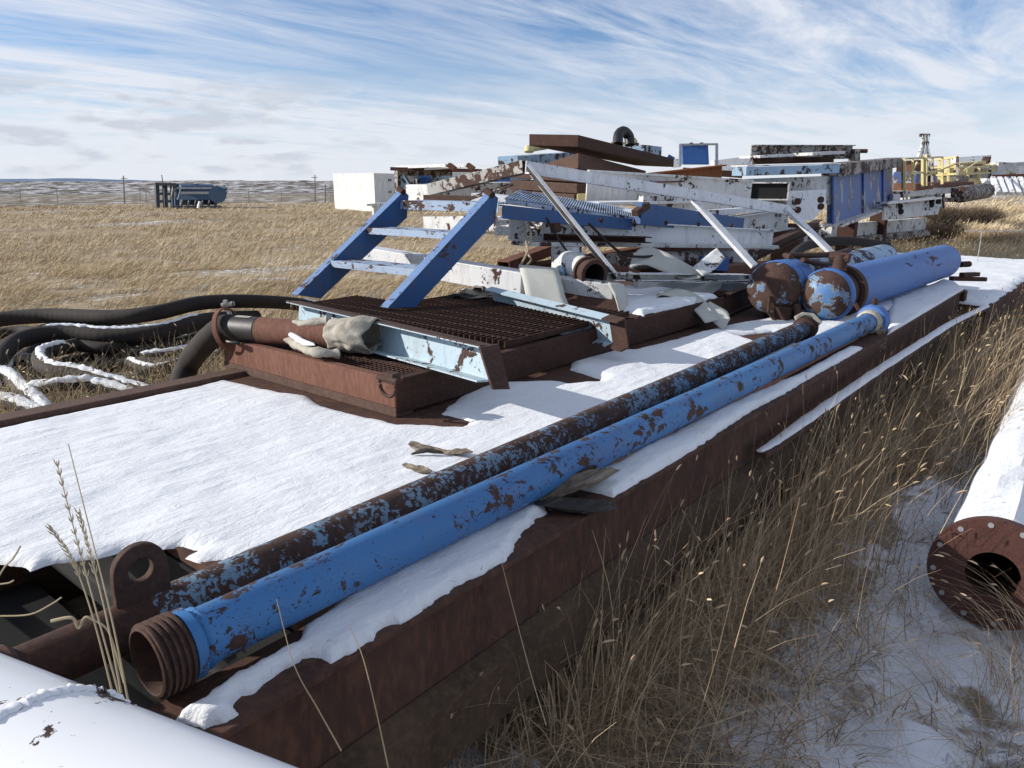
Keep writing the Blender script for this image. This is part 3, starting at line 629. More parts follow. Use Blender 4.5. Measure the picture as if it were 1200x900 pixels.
ec=thing('steel_channel',(3.9,2.6,.8),'short blue channel with a bare rusty tip at the far end of the grating','channel')
ea=PZ(575,352,.85); eb=PZ(712,388,.82); ed=unit(eb-ea)
m=MB(); m.beam(ea,eb,.06,.17,'C',.008,roll=-.25); m.build('channel_body','channel_blue',ec)
m=MB(); m.beam(eb+ed*.001,eb+ed*.12,.062,.172,'C',.009,roll=-.25); m.build('rusty_tip','rust',ec)
# pipe end, clamp, canvas
pa=PZ(272,384,.878); pb=PZ(412,396,.878); dp=unit(pb-pa)
gpz=thing('rusty_pipe',(pa[0],pa[1],.81),'short rusty pipe with a worn label lying on the grating, canvas at its end','pipe')
m=MB(); m.lathe(pa,dp,[(0,.001),(0,.058),(.01,.064),(.17,.064),(.175,.068),(.18,.066)],32); m.build('pipe_end','rubber_shade_black',gpz)
m=MB(); m.lathe(pa,dp,[(.18,.066),(float(np.linalg.norm(pb-pa))+.02,.066),(float(np.linalg.norm(pb-pa))+.02,.05),(float(np.linalg.norm(pb-pa))-.1,.045),(float(np.linalg.norm(pb-pa))-.1,.001)],32); m.build('pipe_body','rust_red',gpz)
_,s_,u_=frame(dp)
m=MB()
vs=[];fs=[]
for i,an in enumerate(np.linspace(math.radians(50),math.radians(110),6)):
    for t in (.04,.13): vs.append(pa+dp*t-s_*math.cos(an)*.066+u_*math.sin(an)*.066)
m.add(vs,[(2*i,2*i+1,2*i+3,2*i+2) for i in range(5)],True); m.build('label_sticker','canvas',gpz)
cp=thing('hose_clamp',pa-A((.02,0,.05)),'rusty hoop clamp round the hose end at the grating left corner','clamp')
ctr=pa-dp*.03-u_*.0
ring=[ctr-dp*.02*math.sin(a)-s_*math.cos(a)*.088+u_*(math.sin(a)*.105-.01) for a in np.linspace(math.radians(35),math.radians(250),28)]
m=MB()
for i in range(len(ring)-1): m.beam(ring[i],ring[i+1],.028,.008,up=unit(ring[i]-ctr))
m.build('band','rust_red',cp)
m=MB(); tp_=ring[4]; m.cyl(tp_+A((-.02,.02,.02)),tp_+A((.02,-.03,.03)),.012,.012,8); m.beam(tp_,tp_+A((.01,-.05,-.09)),.02,.008); m.cyl(tp_+A((-.012,.012,.03)),tp_+A((-.0,.0,.03)),.02,.02,6); m.build('clamp_bolt','grey_worn',cp)
m=MB(); m.tube(spline([pa+u_*-.055+A((-.03,0,-.0)),pa+dp*.08-u_*.05+A((-.1,0,0)),pa+dp*.14-u_*.055+A((-.09,0,0)),pa+dp*.05-u_*.06+A((-.05,0,0))],8),.007,6); m.build('wire_loop','rubber_shade_black',cp)
def crumple(name,c,rad,mat,label,cat,seed,amp=.3,hollow=None,kx=(1,1,1)):
    bm=bmesh.new(); bmesh.ops.create_icosphere(bm,subdivisions=5,radius=1.)
    for v in bm.verts:
        p=v.co.copy(); n=mn.fractal(p*1.6+Vector((seed,0,0)),.9,2.,5); rd=abs(mn.noise(p*3.1+Vector((0,seed,0))))
        k=1+amp*n-.35*amp*(1-min(1,rd*5))
        if hollow is not None:
            dd=(p-Vector(hollow).normalized()).length
            if dd<.75: k*=.35+.65*(dd/.75)**1.2
        v.co=Vector((p.x*rad[0]*k,p.y*rad[1]*k,p.z*rad[2]*k))
        if v.co.z<-rad[2]*.75: v.co.z=-rad[2]*.75
    me=bpy.data.meshes.new(name); bm.to_mesh(me); bm.free(); me.polygons.foreach_set('use_smooth',[True]*len(me.polygons)); me.materials.append(MT[mat])
    o=bpy.data.objects.new(name,me); C.objects.link(o); o.location=tuple(c); tag(o,label,cat); return o
hv=unit(ray(403,402)); hl=(-hv)
m=MB(); _,s_,u_=frame(dp); NA=72; ts=np.linspace(-.10,.13,22); vs=[]
for i,t in enumerate(ts):
    for q in range(NA):
        an=2*math.pi*q/NA; cx_=math.cos(an); sz_=math.sin(an)
        f=mn.fractal(Vector((cx_*1.0+2,sz_*1.0,t*5)),.9,2.,3); fold=abs(mn.noise(Vector((cx_*1.1+t*6,sz_*1.1,t*5+3))))
        rad=.080+.016*f-.012*max(0,.2-fold)*4+.010*math.sin(an*2+t*16)+.020*math.sin(max(0,t+.05)*15)
        p_=pb+dp*(t+.035*mn.noise(Vector((cx_*1.2,sz_*1.2,5.))))+s_*cx_*rad*1.12+u_*(sz_*rad*(1.0 if sz_>0 else .80)+.008)
        p_[2]=max(p_[2],.8135); vs.append(p_)
m.add(vs,[(k*NA+i,k*NA+(i+1)%NA,(k+1)*NA+(i+1)%NA,(k+1)*NA+i) for k in range(len(ts)-1) for i in range(NA)],True)
o=m.build('canvas_sleeve','canvas'); sm=o.modifiers.new('thick','SOLIDIFY'); sm.thickness=.006; sm.offset=-1; tag(o,'crumpled pale canvas sleeve gathered round the rusty pipe end on the grating','canvas')
st=[PZ(398,415,.84),PZ(372,413,.85),PZ(352,405,.845),PZ(336,392,.87),PZ(340,382,.91),PZ(356,380,.93),PZ(385,376,.95)]
sp_=spline(st,8)
m=MB(); m.tube(sp_,[.028+.010*mn.noise(Vector((i*.45,0,0))) for i in range(len(sp_))],14,True,.8)
m.v=[tuple(A(q)+A(mn.noise_vector(Vector(q)*15))*.010) for q in m.v]
o=m.build('canvas_strap','canvas'); tag(o,'folded dirty canvas loop with snow on it, left of the canvas bundle','canvas')
m=MB(); snowcap(m,sp_,.028,.25,.75,55,120,.008,9,6)
sn_hose=MB()
# ================================================================== HOSES
def hose(pts,r,label,mat='rubber',group='old hoses heaped beside the skid',capz=None,ribs=True):
    if capz: capz=[(a,b,a0+26 if a0<60 else a0,a1-24 if a1>120 else a1,th*.7) for (a,b,a0,a1,th) in capz]
    path=spline(pts,12); 
    # resample evenly for the ribs
    seg=[np.linalg.norm(path[i+1]-path[i]) for i in range(len(path)-1)]; Ltot=sum(seg); cum=np.concatenate([[0],np.cumsum(seg)]); n=int(Ltot/.02)
    pa_=np.array(path); t=np.linspace(0,Ltot,n); ev=[A([np.interp(q,cum,pa_[:,j]) for j in range(3)]) for q in t]
    m=MB(); m.tube(ev,[r*(1+(.014*math.sin(i*2.1) if ribs else 0)) for i in range(n)],18)
    o=m.build('hose',mat); tag(o,label,'hose',group)
    if capz:
        for (a,b,a0,a1,th) in capz: snowcap(sn_hose,ev,r,a,b,a0,a1,th,random.random()*50,8)
    return ev
def hp(l): return [PZ(x,y,z) for x,y,z in l]
hose(hp([(-80,400,.30),(-20,378,.36),(50,370,.40),(130,372,.42),(185,366,.46),(235,355,.48),(290,353,.44),(345,356,.34),(375,362,.22)]),.068,'thick black hose along the top of the hose heap, bending to the stairs foot',capz=[(.92,1,40,140,.02)])
hose(hp([(-30,470,.10),(-8,430,.20),(20,400,.28),(70,390,.30),(130,394,.28),(190,389,.30),(240,376,.34),(300,372,.26)]),.073,'thick black hose with a long strip of snow, second from the top of the heap',capz=[(.42,.80,78,112,.022)])
hose(hp([(40,392,.20),(80,382,.24),(140,382,.20),(210,400,.12),(262,410,.1)]),.07,'black hose squeezed between the two top hoses')
hose(hp([(120,418,.1),(180,412,.14),(240,396,.16),(290,392,.14)]),.07,'short black hose in the dark middle of the hose heap')
hose(hp([(110,398,.16),(82,406,.22),(48,416,.24),(56,432,.24),(95,440,.22),(150,456,.16),(200,470,.10)]),.06,'brown hose bent back in a tight loop, snow along its upper side',capz=[(.25,1,70,150,.028)])
hose(hp([(-40,428,.16),(5,440,.16),(28,458,.14),(48,476,.12),(62,500,.06)]),.055,'snow-covered hose sloping down at the left edge',capz=[(0,1,20,165,.03)])
hose(hp([(30,458,.16),(70,452,.2),(105,450,.2),(145,460,.16),(190,476,.08)]),.042,'thin arched hose thickly capped with snow by the deck edge',capz=[(0,1,10,170,.028)])
hose(hp([(-20,465,.1),(20,474,.12),(50,488,.1),(70,500,.05)]),.05,'lowest snowy hose at the left edge of the heap',capz=[(0,1,10,165,.03)])
hose(hp([(160,404,.14),(190,399,.18),(225,399,.16),(262,406,.1)]),.04,'thin hose with a snow cap, upper of three behind the clamp',capz=[(0,1,20,160,.025)])
hose(hp([(165,418,.12),(200,414,.14),(240,406,.12),(262,402,.1)]),.036,'thin hose with a snow cap, middle of three behind the clamp',capz=[(0,1,20,160,.025)])
hose(hp([(150,424,.1),(180,433,.12),(220,424,.12),(255,414,.08)]),.036,'thin hose with a snow cap, lowest of three behind the clamp',capz=[(0,1,30,160,.022)])
hose([pa+dp*.02,pa-dp*.05]+hp([(240,402,.78),(222,425,.62),(210,455,.5)]),.062,'dark hose hanging from the clamp over the deck edge')
hose(hp([(100,470,.06),(125,455,.12),(160,448,.10),(200,455,.06),(215,470,.03)]),.035,'thin dark hose curling between the weeds behind the deck edge')
hose(hp([(-20,448,.05),(10,455,.06),(40,447,.07),(75,425,.07),(110,418,.08)]),.04,'thin hose passing under the loop of the bent brown hose')
hose(hp([(120,432,.05),(150,425,.08),(190,425,.1),(235,432,.07)]),.045,'half buried hose below the three snow-capped ones')
hose(hp([(-20,395,.12),(30,388,.16),(80,402,.2),(140,408,.18),(200,392,.12),(255,384,.08)]),.055,'dark hose crossing under the two thick top hoses')
hose(hp([(70,440,.04),(110,430,.07),(150,414,.10),(210,410,.08),(250,420,.04)]),.05,'dark hose snaking through the middle of the weeds')
hose(hp([(-30,485,.04),(0,455,.08),(20,425,.10),(60,405,.10),(100,400,.06)]),.06,'dark hose curving up from the left edge behind the snowy one',capz=[(.1,.5,60,120,.02)])
hose(hp([(-20,410,.04),(40,398,.10),(100,393,.14),(160,397,.12),(230,410,.06)]),.06,'dark hose half hidden beneath the crossing hoses')
hose(hp([(120,446,.03),(170,440,.10),(215,424,.12),(250,400,.10),(285,388,.06)]),.055,'dark hose rising from the weeds toward the clamp')
hose(hp([(-30,440,.03),(15,430,.05),(60,445,.08),(110,462,.06),(140,475,.02)]),.05,'dark hose running between the two arched snowy ones')
fit=PZ(32,426,.2)
m=MB(); m.lathe(PZ(26,428,.2),unit(PZ(58,420,.2)-PZ(26,428,.2)),[(0,.05),(0,.09),(.05,.09),(.055,.075),(.16,.075),(.165,.09),(.2,.09),(.2,.05)],24); o=m.build('hose_coupling','rubber_shade_black'); tag(o,'black hose coupling inside the loop of the bent brown hose','coupling')
m=MB(); m.add(sn_hose.v,sn_hose.f,True); o=m.build('snow','snow'); tag(o,'snow lying in strips along the heaped hoses','snow',kind='stuff')
m=MB(); snowcap(m,sp_,.030,.2,.7,50,125,.01,9,6); o=m.build('snow','snow'); tag(o,'thin snow in the fold of the canvas loop','snow',kind='stuff')
# ================================================================== STAIRS
stp=thing('steel_stairs',(3.6,4,.85),'blue steel staircase with three open treads leaning up from the grating','stairs')
YR,YL=3.48,4.47
def strpoly(pp,Y): return [PY(x,y,Y) for x,y in pp]
for pp,Y in (([(455,361),(487,360),(580,260),(584,232),(578,227)],YR),([(349,346),(376,350),(416,312),(477,255),(479,229),(474,224)],YL)):
    q=strpoly(pp,Y)
    m=MB(); m.plate(q,(0,.008,0)); sgo=m.build('stringer','stair_blue',stp,bevel=.001)
    top=[q[0],q[-1]]; dd=unit(top[1]-top[0]); nn_=unit(np.cross(dd,(0,1,0)))
    if nn_[2]<0: nn_=-nn_
    m=MB(); m.beam((top[0]+top[1])/2-dd*np.linalg.norm(top[1]-top[0])/2+A((0,.035,.0)),top[1]+A((0,.035,0)),.07,.008,up=nn_); 
    m.build('flange','stair_blue_lit',sgo,bevel=.001)
    m=MB(); m.cyl(q[-1]+A((-.02,-.01,-.01)),q[-1]+A((.0,.06,.02)),.022,.022,10); m.build('hinge_lug','rust_dark',sgo)
for (xl,yl,xr,yr) in ((394,310,495,321),(437,272,536,276)):
    a=PY(xl,yl,YL-.003); b=PY(xr,yr,YR+.012)
    a=A((b[0]*.5+a[0]*.5,YL-.005,b[2]*.5+a[2]*.5)); b=A((a[0],YR+.012,a[2]))
    m=MB(); m.plate([a+A((-.0,0,-.022)),a+A((0,0,.022)),a+A((.006,0,.022)),a+A((.006,0,-.022))],(0,b[1]-a[1],0)); m.box(a[0]+.006,a[0]+.22,b[1],a[1],a[2]+.010,a[2]+.0215); m.build('tread','tread_blue',stp,bevel=.001)
a=PY(481,238,YL); b=PY(573,245,YR)
tx=(a[0]+b[0])/2; tz=(a[2]+b[2])/2
m=MB(); m.plate([(tx,YL-.003,tz-.035),(tx,YL-.003,tz+.03),(tx+.006,YL-.003,tz+.03),(tx+.006,YL-.003,tz-.035)],(0,YR-YL+.012,0)); m.box(tx+.006,tx+.25,YR+.01,YL-.004,tz+.02,tz+.03); m.build('tread','tread_blue',stp,bevel=.001)
# walkway at the head of the stairs
wk=thing('blue_walkway',(5,3.5,1.3),'blue walkway with serrated grating edge running back from the stair head','walkway')
wa=PY(586,248,3.50); wb=P(655,266,6.0); wc=P(815,268,7.4)
m=MB(); m.beam(wa,P(738,263,6.3),.05,.09,'Cl',.008); m.build('side_channel','stair_blue',wk,bevel=.001)
m=MB(); 
g0=P(592,236,5.3);g1=P(770,262,6.8);gs=P(610,226,6.2)-g0
for k in range(14): o_=gs*(k/13.); m.beam(g0+o_,g1+o_,.006,.03)
for k in range(60):
    t=k/59.; q=g0+(g1-g0)*t; m.beam(q+A((0,0,.018)),q+gs+A((0,0,.018)),.010,.014)
m.build('serrated_grating','tread_blue',wk)
m=MB(); m.beam(P(748,250,6.2),P(868,266,7.6),.06,.17,'box'); m.build('side_channel','stair_blue',wk,bevel=.003)
m=MB(); m.beam(P(744,250,6.15),P(758,240,6.25),.06,.05); m.build('end_angle','rust',wk)
m=MB(); m.beam(P(650,262,5.5),P(652,272,5.5),.06,.05); m.build('hanger','rust_dark',wk)
# ================================================================== WHITE GUARD RAIL LYING ON THE HEAP
gr=thing('white_guardrail',P(720,322,5.2),'white peeling guardrail frame with three slanting posts propped across the heap','guardrail')
m=MB(); m.hollow(P(506,222,5.9),P(617,195,5.25),.09,.085,.006); m.build('top_rail','grey_worn',gr)
m=MB(); m.beam(P(520,243,5.95),P(600,216,5.4),.03,.02); m.build('brace','grey_worn',gr)
m=MB(); m.beam(P(618,196,5.2),P(925,246,6.9),.05,.085,'L',.009); m.beam(P(618,196.3,5.23),P(925,246.3,6.93),.012,.075); m.build('top_rail','white_paint',gr)
pA=P(618,196,5.18); pB=P(722,326,5.1); upw=A((.75,-.6,.25)); m=MB(); m.beam(pA,pB,.070,.012,up=upw); po=m.build('post','hollow_shade',gr); _,ws,wu=frame(pB-pA,upw)
for sg in (-1,1): m=MB(); m.beam(pA+ws*sg*.038+wu*.004,pB+ws*sg*.038+wu*.004,.010,.022,up=upw); m.build('edge','white_paint',po)
m=MB(); m.beam(P(813,234,6.2),P(884,312,5.9),.055,.03,up=A((-.3,-.6,.4))); m.build('post','white_paint',gr)
m=MB(); m.beam(P(922,245,6.88),P(978,300,6.7),.055,.035,up=A((-.3,-.6,.4))); m.build('post','white_paint',gr)
m=MB(); m.beam(P(716,324,5.08),P(874,325,6.1),.09,.05,'C',.007); m.build('bottom_rail','white_worn',gr)
m=MB(); m.plate([P(690,305,5.1),P(704,300,5.1),P(712,316,5.08),P(700,322,5.08)],(0,.01,0)); m.build('bracket','rust',gr)
# ================================================================== WHITE BEAMS OF THE HEAP
def one(name,mb,mat,label,cat,group=None,bevel=.003):
    o=mb.build(name,mat,bevel=bevel); return tag(o,label,cat,group)
lb=thing('white_beam',P(760,300,6.3),'long white steel beam with rust scabs lying level across the heap','beam')
m=MB(); a=P(598,267,5.7); b=P(907,281,7.3); m.beam(a,b,.05,.185,'C',.012); m.build('web','white_paint',lb,bevel=.003)
m=MB(); m.beam(P(606,285,5.62),P(905,289,7.25),.16,.03); m.build('lower_flange','white_worn',lb,bevel=.003)
for (x,y,D) in ((664,297,5.7),(860,300,6.9)):
    m=MB(); c=P(x,y,D); m.beam(c+A((0,.10,0)),c-A((0,.10,0)),.12,.10); m.build('stub','white_worn',lb,bevel=.003)
for k in range(6):
    m=MB(); c=P(700+k*38,258+k*1.5,5.9+k*.22); m.cyl(c+A((0,-.03,0)),c+A((0,-.045,0)),.018,.018,8); m.build('bolt','rust_dark',lb)
wb_=thing('white_box_beam',P(560,330,5.2),'white box beam with a folded square end, running under the stairs','beam')
m=MB(); m.beam(P(426,299,6.1),P(618,332,5.15),.14,.15); m.build('beam_body','white_paint',wb_,bevel=.004)
m=MB(); m.beam(P(622,332,5.12),P(722,345,4.9),.13,.14); m.build('beam_end','white_worn',wb_,bevel=.008)
one('steel_tray',MB().add(*(lambda q:(q,[(0,1,2,3),(0,1,5,4),(1,2,6,5),(2,3,7,6),(3,0,4,7)]))([P(648,348,4.95),P(716,358,4.8),P(728,366,4.72),P(655,362,4.78),P(648,340,5.0),P(712,346,4.9),P(730,350,4.85),P(655,350,4.9)])),'rust_dark','dark steel tray under the white box beam end','tray',bevel=0)
m=MB(); m.beam(P(598,262,6.6),P(498,262,7.4),.04,.13); one('white_sheet',m,'white_worn','white panel with rust scratches seen between the stair stringers','panel')
# perforated plate
pfp=thing('perforated_plate',P(607,275,5.6),'white slotted anti-slip plate beside the stair head','plate')
a=P(582,257,5.9); b=P(636,259,5.65); c=P(580,276,5.9); d2=P(632,276,5.65)
m=MB(); m.plate([a,b,d2,c],(.012,.012,0)); m.build('plate_body','white_worn',pfp)
m=MB()
for r_ in range(5):
    for q in range(6):
        t=(q+.3+.4*(r_%2))/6.6; s_=(r_+.5)/5.2; p_=a*(1-t)*(1-s_)+b*t*(1-s_)+c*(1-t)*s_+d2*t*s_; e_=(b-a)*.045; m.plate([p_-e_,p_-A((0,0,.008)),p_+e_,p_+A((0,0,.008))],(-.004,-.006,0))
o=m.build('raised_slot','white_tank',pfp); o['kind']='stuff'
# motor housing
mo=thing('pump_housing',P(690,325,5.0),'white and rust round pump housing with a dark open mouth behind the beam end','pump')
c=P(697,322,4.92); dm=unit(c-P(655,305,5.4))
m=MB(); m.lathe(c,-dm,[(.0,.07),(0,.095),(.03,.10),(.035,.085),(.09,.085),(.095,.10),(.12,.10)],28); m.build('mouth','rust',mo)
m=MB(); m.lathe(c,-dm,[(.12,.09),(.40,.09),(.42,.04),(.42,.001)],28); m.build('housing','white_worn',mo)
m=MB(); m.lathe(c,-dm,[(.0,.07),(.2,.065),(.2,.001)],20); m.build('bore','dark_void',mo)
m=MB(); m.tube(spline([P(656,322,5.1),P(664,312,5.2),P(676,310,5.25),P(680,300,5.4)],6),.03,8); m.build('green_hose','light_blue',mo)
m=MB(); c=P(662,309,5.5); m.beam(c+A((.1,.15,0)),c-A((.1,.15,0)),.08,.10); one('valve_block',m,'white_worn','spotted white valve block left of the pump housing','valve')
# belts
def belt(name,pts,wv,label,mat='belt',th=.006,mat2=None,seed=0):
    """pts: centre line; wv: half width vectors"""
    c=spline(pts,8); wvs=spline(wv,8); vs=[]
    for k,(p,q) in enumerate(zip(c,wvs)):
        for j in range(7):
            t=(j-3)/3.; vs.append(p+q*t+A((0,0,1))*.004*mn.noise(Vector((k*.3,j*.6,seed))))
    m=MB(); m.add(vs,[(k*7+j,k*7+j+1,(k+1)*7+j+1,(k+1)*7+j) for k in range(len(c)-1) for j in range(6)],True)
    o=m.build(name,mat); sm=o.modifiers.new('thick','SOLIDIFY'); sm.thickness=th; tag(o,label,'belt'); return o
def W(px,py,D,qx,qy,qD): return (P(qx,qy,qD)-P(px,py,D))/2
belt('rubber_belt',[P(631,312,5.10),P(632,317,4.90),P(636,332,4.82),P(640,350,4.78),P(646,368,4.76),P(655,379,4.72)],[W(609,310,5.1,655,314,5.1),W(609,314,4.92,656,321,4.88),W(611,328,4.84,658,335,4.80),W(614,348,4.80,662,352,4.76),W(620,374,4.80,673,368,4.72),W(626,382,4.80,690,374,4.7)],'pale grey rubber belt draped over the white box beam')
belt('rubber_belt',[P(722,332,4.85),P(728,345,4.8),P(731,360,4.78),P(733,376,4.76)],[W(718,328,4.85,736,330,4.9),W(724,345,4.8,738,340,4.9),W(728,360,4.78,738,352,4.9),W(728,377,4.78,739,378,4.85)],'narrow twisted grey belt hanging below the guardrail corner')
belt('rubber_belt',[P(742,322,5.6),P(740,308,5.75),P(756,300,5.8),P(780,308,5.7),P(805,320,5.65),P(824,322,5.6)],[W(742,325,5.6,742,316,5.8),W(738,316,5.7,744,298,5.9),W(754,313,5.7,758,292,5.9),W(776,318,5.7,784,298,5.8),W(800,326,5.6,812,312,5.8),W(820,326,5.6,828,316,5.7)],'grey belt curling up in a loop above the bottom rail')
belt('rubber_belt',[P(818,318,5.5),P(832,308,5.6),P(845,296,5.7)],[W(812,314,5.5,824,324,5.4),W(826,300,5.6,838,314,5.5),W(840,288,5.7,850,300,5.6)],'white cracked belt end sticking up right of the loop','white_worn')
belt('rubber_belt',[P(762,352,5.25),P(780,342,5.3),P(800,346,5.25),P(820,358,5.15),P(834,376,5.0)],[W(760,356,5.2,766,346,5.3),W(776,344,5.2,786,338,5.4),W(796,352,5.2,806,340,5.35),W(812,364,5.1,826,354,5.2),W(826,378,5.0,842,374,5.0)],'grey belt folded over the deck beam with snow on it')
belt('rubber_belt',[P(820,354,5.25),P(838,366,5.1),P(852,380,5.0)],[W(816,358,5.2,826,350,5.3),W(822,362,5.1,846,356,5.15),W(846,384,5.0,853,370,5.05)],'stiff pointed belt end resting on the deck snow')
m=MB(); m.tube(spline([P(604,372,4.5)*0+P(620,262,5.5),P(622,280,5.45),P(616,292,5.45),P(622,305,5.4),P(610,316,5.4)],6),.008,6); m.tube(spline([P(614,262,5.5),P(617,285,5.45),P(618,296,5.4),P(608,314,5.4)],6),.008,6); o=m.build('rope','rope'); tag(o,'frayed pale rope hanging from the walkway edge','rope')
# frames under heap
one('steel_beam',MB().beam((5.2,2.36,.74),(6.6,2.52,.74),.06,.16,'I',.012),'rust_dark','dark rusty beam lying on the deck behind the left vessel','beam')
one('steel_beam',MB().beam(P(655,400,4.4)*0+A((3.98,2.55,.73)),(4.75,2.36,.73),.05,.15,'C',.01),'rust_dark','short rusty channel behind the grating far corner','beam')
o=snow_sheet([(4.05,2.36),(5.05,2.36),(5.05,3.1),(4.5,3.3),(4.05,3.0)],.81,.03,.015,'snow cushion on the plate behind the hanging belt',edge=.06,jag=.04,js=8,seed=31)
m=MB(); m.box(4.0,5.08,2.37,3.35,.79,.808); one('steel_plate',m,'rust_dark','rusty plate under the snow cushion by the belts','plate')
m=MB(); m.box(4.2,5.0,2.42,3.2,.652,.786); one('timber_block',m,'rust_dark','dark block carrying the snowy plate','block')
m=MB(); m.hollow(P(590,312,6.0),P(650,290,6.6),.12,.08,.01); one('steel_channel',m,'rust_red','rust-stained channel poking out behind the white box beam','channel')
m=MB(); m.hollow(P(560,340,5.3),P(440,352,5.0)*0+P(600,322,5.8),.08,.05,.01); one('steel_channel',m,'grey_worn','grey worn channel under the white box beam by the stairs','channel')
m=MB(); m.beam(P(770,330,5.9),P(890,318,7.2),.05,.13,'C',.008); one('steel_channel',m,'white_worn','white channel behind the bottom rail of the guardrail','channel')
m=MB(); m.cyl(P(715,307,6.0),P(880,300,7.4),.07,.07,20); one('yellow_pipe',m,'grey_worn','stained cream pipe lying under the long white beam','pipe',bevel=0)
m=MB(); m.beam(P(840,318,6.3),P(905,312,6.9),.12,.09); one('crusted_block',m,'rust_red','red-brown crusted block left of the capped vessel','block')
m=MB(); m.beam(P(826,308,6.2),P(848,309,6.3),.12,.11); one('worn_block',m,'skid_blue','dark blue and white worn block beside the red-brown one','block')
m=MB(); m.tube(spline([P(925,305,7.6),P(945,288,8.2),P(985,282,8.6),P(1040,288,8.9)],8),.05,10); o=m.build('hose','rubber'); tag(o,'black hose lying in an arc behind the two vessels','hose')
m=MB(); m.beam(P(480,395,5.0)*0+A((3.98,2.9,.70)),(8.0,3.3,.72),.12,.12); one('timber_beam',m,'rust_dark','long dark timber on the deck under the heap','timber')
m=MB(); m.beam((4.2,3.95,.55),(7.5,3.9,.62),.25,.45); one('steel_beam',m,'rust_dark','deep dark steel beam standing behind the heap beside the deck','beam')
m=MB(); m.beam((4.6,4.0,.83),(7.6,3.4,1.0),.12,.2,'I',.014); one('steel_beam',m,'rust_red','rust-red beam under the long white beam','beam')
m=MB(); m.beam((5.3,2.7,.72),(5.3,4.6,.8),.14,.14); one('timber_beam',m,'timber_brown','brown cross timber under the heap of beams','timber')
# ================================================================== STACKED BROWN PANELS
def slabP(cn,ce,cf,D0,D1,D2,h,mat,name,label,cat,group=None,bevel=.01):
    """box from near corner cn, left corner ce, far right corner cf (top edges)"""
    a=P(*cn,D0); b=P(*ce,D1); c=P(*cf,D2)
    m=MB(); m.para(a-A((0,0,h)),b-a,c-a,(0,0,h)); return one(name,m,mat,label,cat,group,bevel)
slabP((678,158),(620,157),(790,186),10.5,11.0,15.0,.16,'rust_dark','steel_slab','tilted rusty brown slab on top of the whole stack, against the sky','slab')
slabP((678,179),(632,194),(757,200),10.7,11.4,15.0,.21,'timber_brown','steel_slab','brown slab directly under the tilted top slab','slab')
for k,(y,lab) in enumerate(((203,'uppermost brown timber below the slabs left of the white trough'),(216,'second brown timber down behind the guardrail apex'),(228,'third brown timber down behind the guardrail apex'),(239,'lowest brown timber behind the guardrail apex'))):
    m=MB(); m.beam(P(607+k*2,y,11.2),P(690-k*3,y+5,10.6),.5,.13); one('timber_beam',m,'timber_brown',lab,'timber','brown timbers stacked behind the guardrail',.008)
m=MB(); m.beam(P(683,228,10.4),P(683,250,10.4),.16,.12); one('steel_post',m,'yellow_paint','short cream post beside the brown timbers','post')
m=MB(); m.tube(spline([P(724,170,12.6),P(725,158,12.7),P(731,154,12.8),P(737,160,12.9),P(738,170,12.9)],8),.085,12); o=m.build('hose','rubber_shade_black'); tag(o,'black hose arch standing on top of the brown slab against the sky','hose')
m=MB(); m.beam(P(741,176,15.5),P(762,178,16.5),.5,.2); m.beam(P(745,168,15.6),P(745,176,15.6),.12,.12); m.beam(P(757,171,16),P(757,178,16),.12,.12); one('blue_box',m,'light_blue','small pale blue box behind the hose arch','box')
m=MB(); m.cyl(P(744,168,16.8),P(741,164,16.8),.08,.08,10); m.beam(P(716,168,16.8),P(744,168,16.8),.06,.06); one('yellow_fitting',m,'yellow_paint','small yellow fitting behind the hose arch','fitting',bevel=0)
m=MB(); m.beam(P(781,186,16.2),P(788,190,16.2),.15,.2); one('blue_box',m,'box_blue','tiny dark blue block at the low end of the top slab','box')
m=MB(); m.beam(P(595,189,13.0),P(700,181,16),.4,.16); one('blue_girder',m,'light_blue','pale blue chipped girder end left of the top slab','girder')
m=MB(); m.cyl(P(620,175,14),P(640,172,14.2),.05,.05,8); m.cyl(P(620,172,14),P(620,178,14),.09,.09,10); one('yellow_fitting',m,'yellow_paint','yellow pipe fitting behind the left end of the top slab','fitting',bevel=0)
# rust topped trough and white beams behind the guardrail
m=MB(); m.beam(P(745,216,10.5),P(848,203,12.0),.10,.26,'C',.02); one('steel_channel',m,'rust_orange','orange rust-eaten channel end above the white trough','channel')
m=MB(); m.beam(P(800,200,12.4),P(870,205,12.2),.12,.10); one('scrap_iron',m,'rust_dark','dark broken iron between the orange channel and the blue-white girder','scrap')
wt2=thing('white_trough',P(780,225,9.5),'wide white trough-shaped beam behind the guardrail top rail','beam')
m=MB(); m.beam(P(688,219,9.7),P(880,229,10.6),.06,.42,'C',.03); m.build('side_wall','white_worn',wt2,bevel=.004)
m=MB(); m.beam(P(688,238,9.2),P(800,236,9.7),.6,.03); m.build('lower_flange','white_paint',wt2)
m=MB(); m.beam(P(740,214,9.9),P(862,211,10.8),.25,.02); m.build('top_flange','rust_red',wt2)
m=MB(); m.beam(P(560,232,7.6),P(750,254,7.0),.3,.10); one('white_beam',m,'white_paint','long white beam sloping behind the slanting post toward the blue walkway','beam')
m=MB(); m.beam(P(740,256,7.6),P(905,244,9.0),.10,.06); one('white_beam',m,'white_paint','thin bright white beam above the short blue channel','beam')
m=MB(); m.beam(P(750,247,9.3),P(860,250,9.9),.1,.36); one('white_beam',m,'white_worn','white riveted beam wall behind the walkway','beam')
m=MB(); m.beam(P(812,273,8.2),P(928,256,9.2),.12,.24,'C',.012); one('white_beam',m,'white_worn','white channel end pointing down right behind the guardrail corner','beam')
m=MB(); m.beam(P(655,262,8.0),P(800,258,9.0),.3,.18); one('steel_beam',m,'rust_dark','dark beam hidden under the walkway','beam')
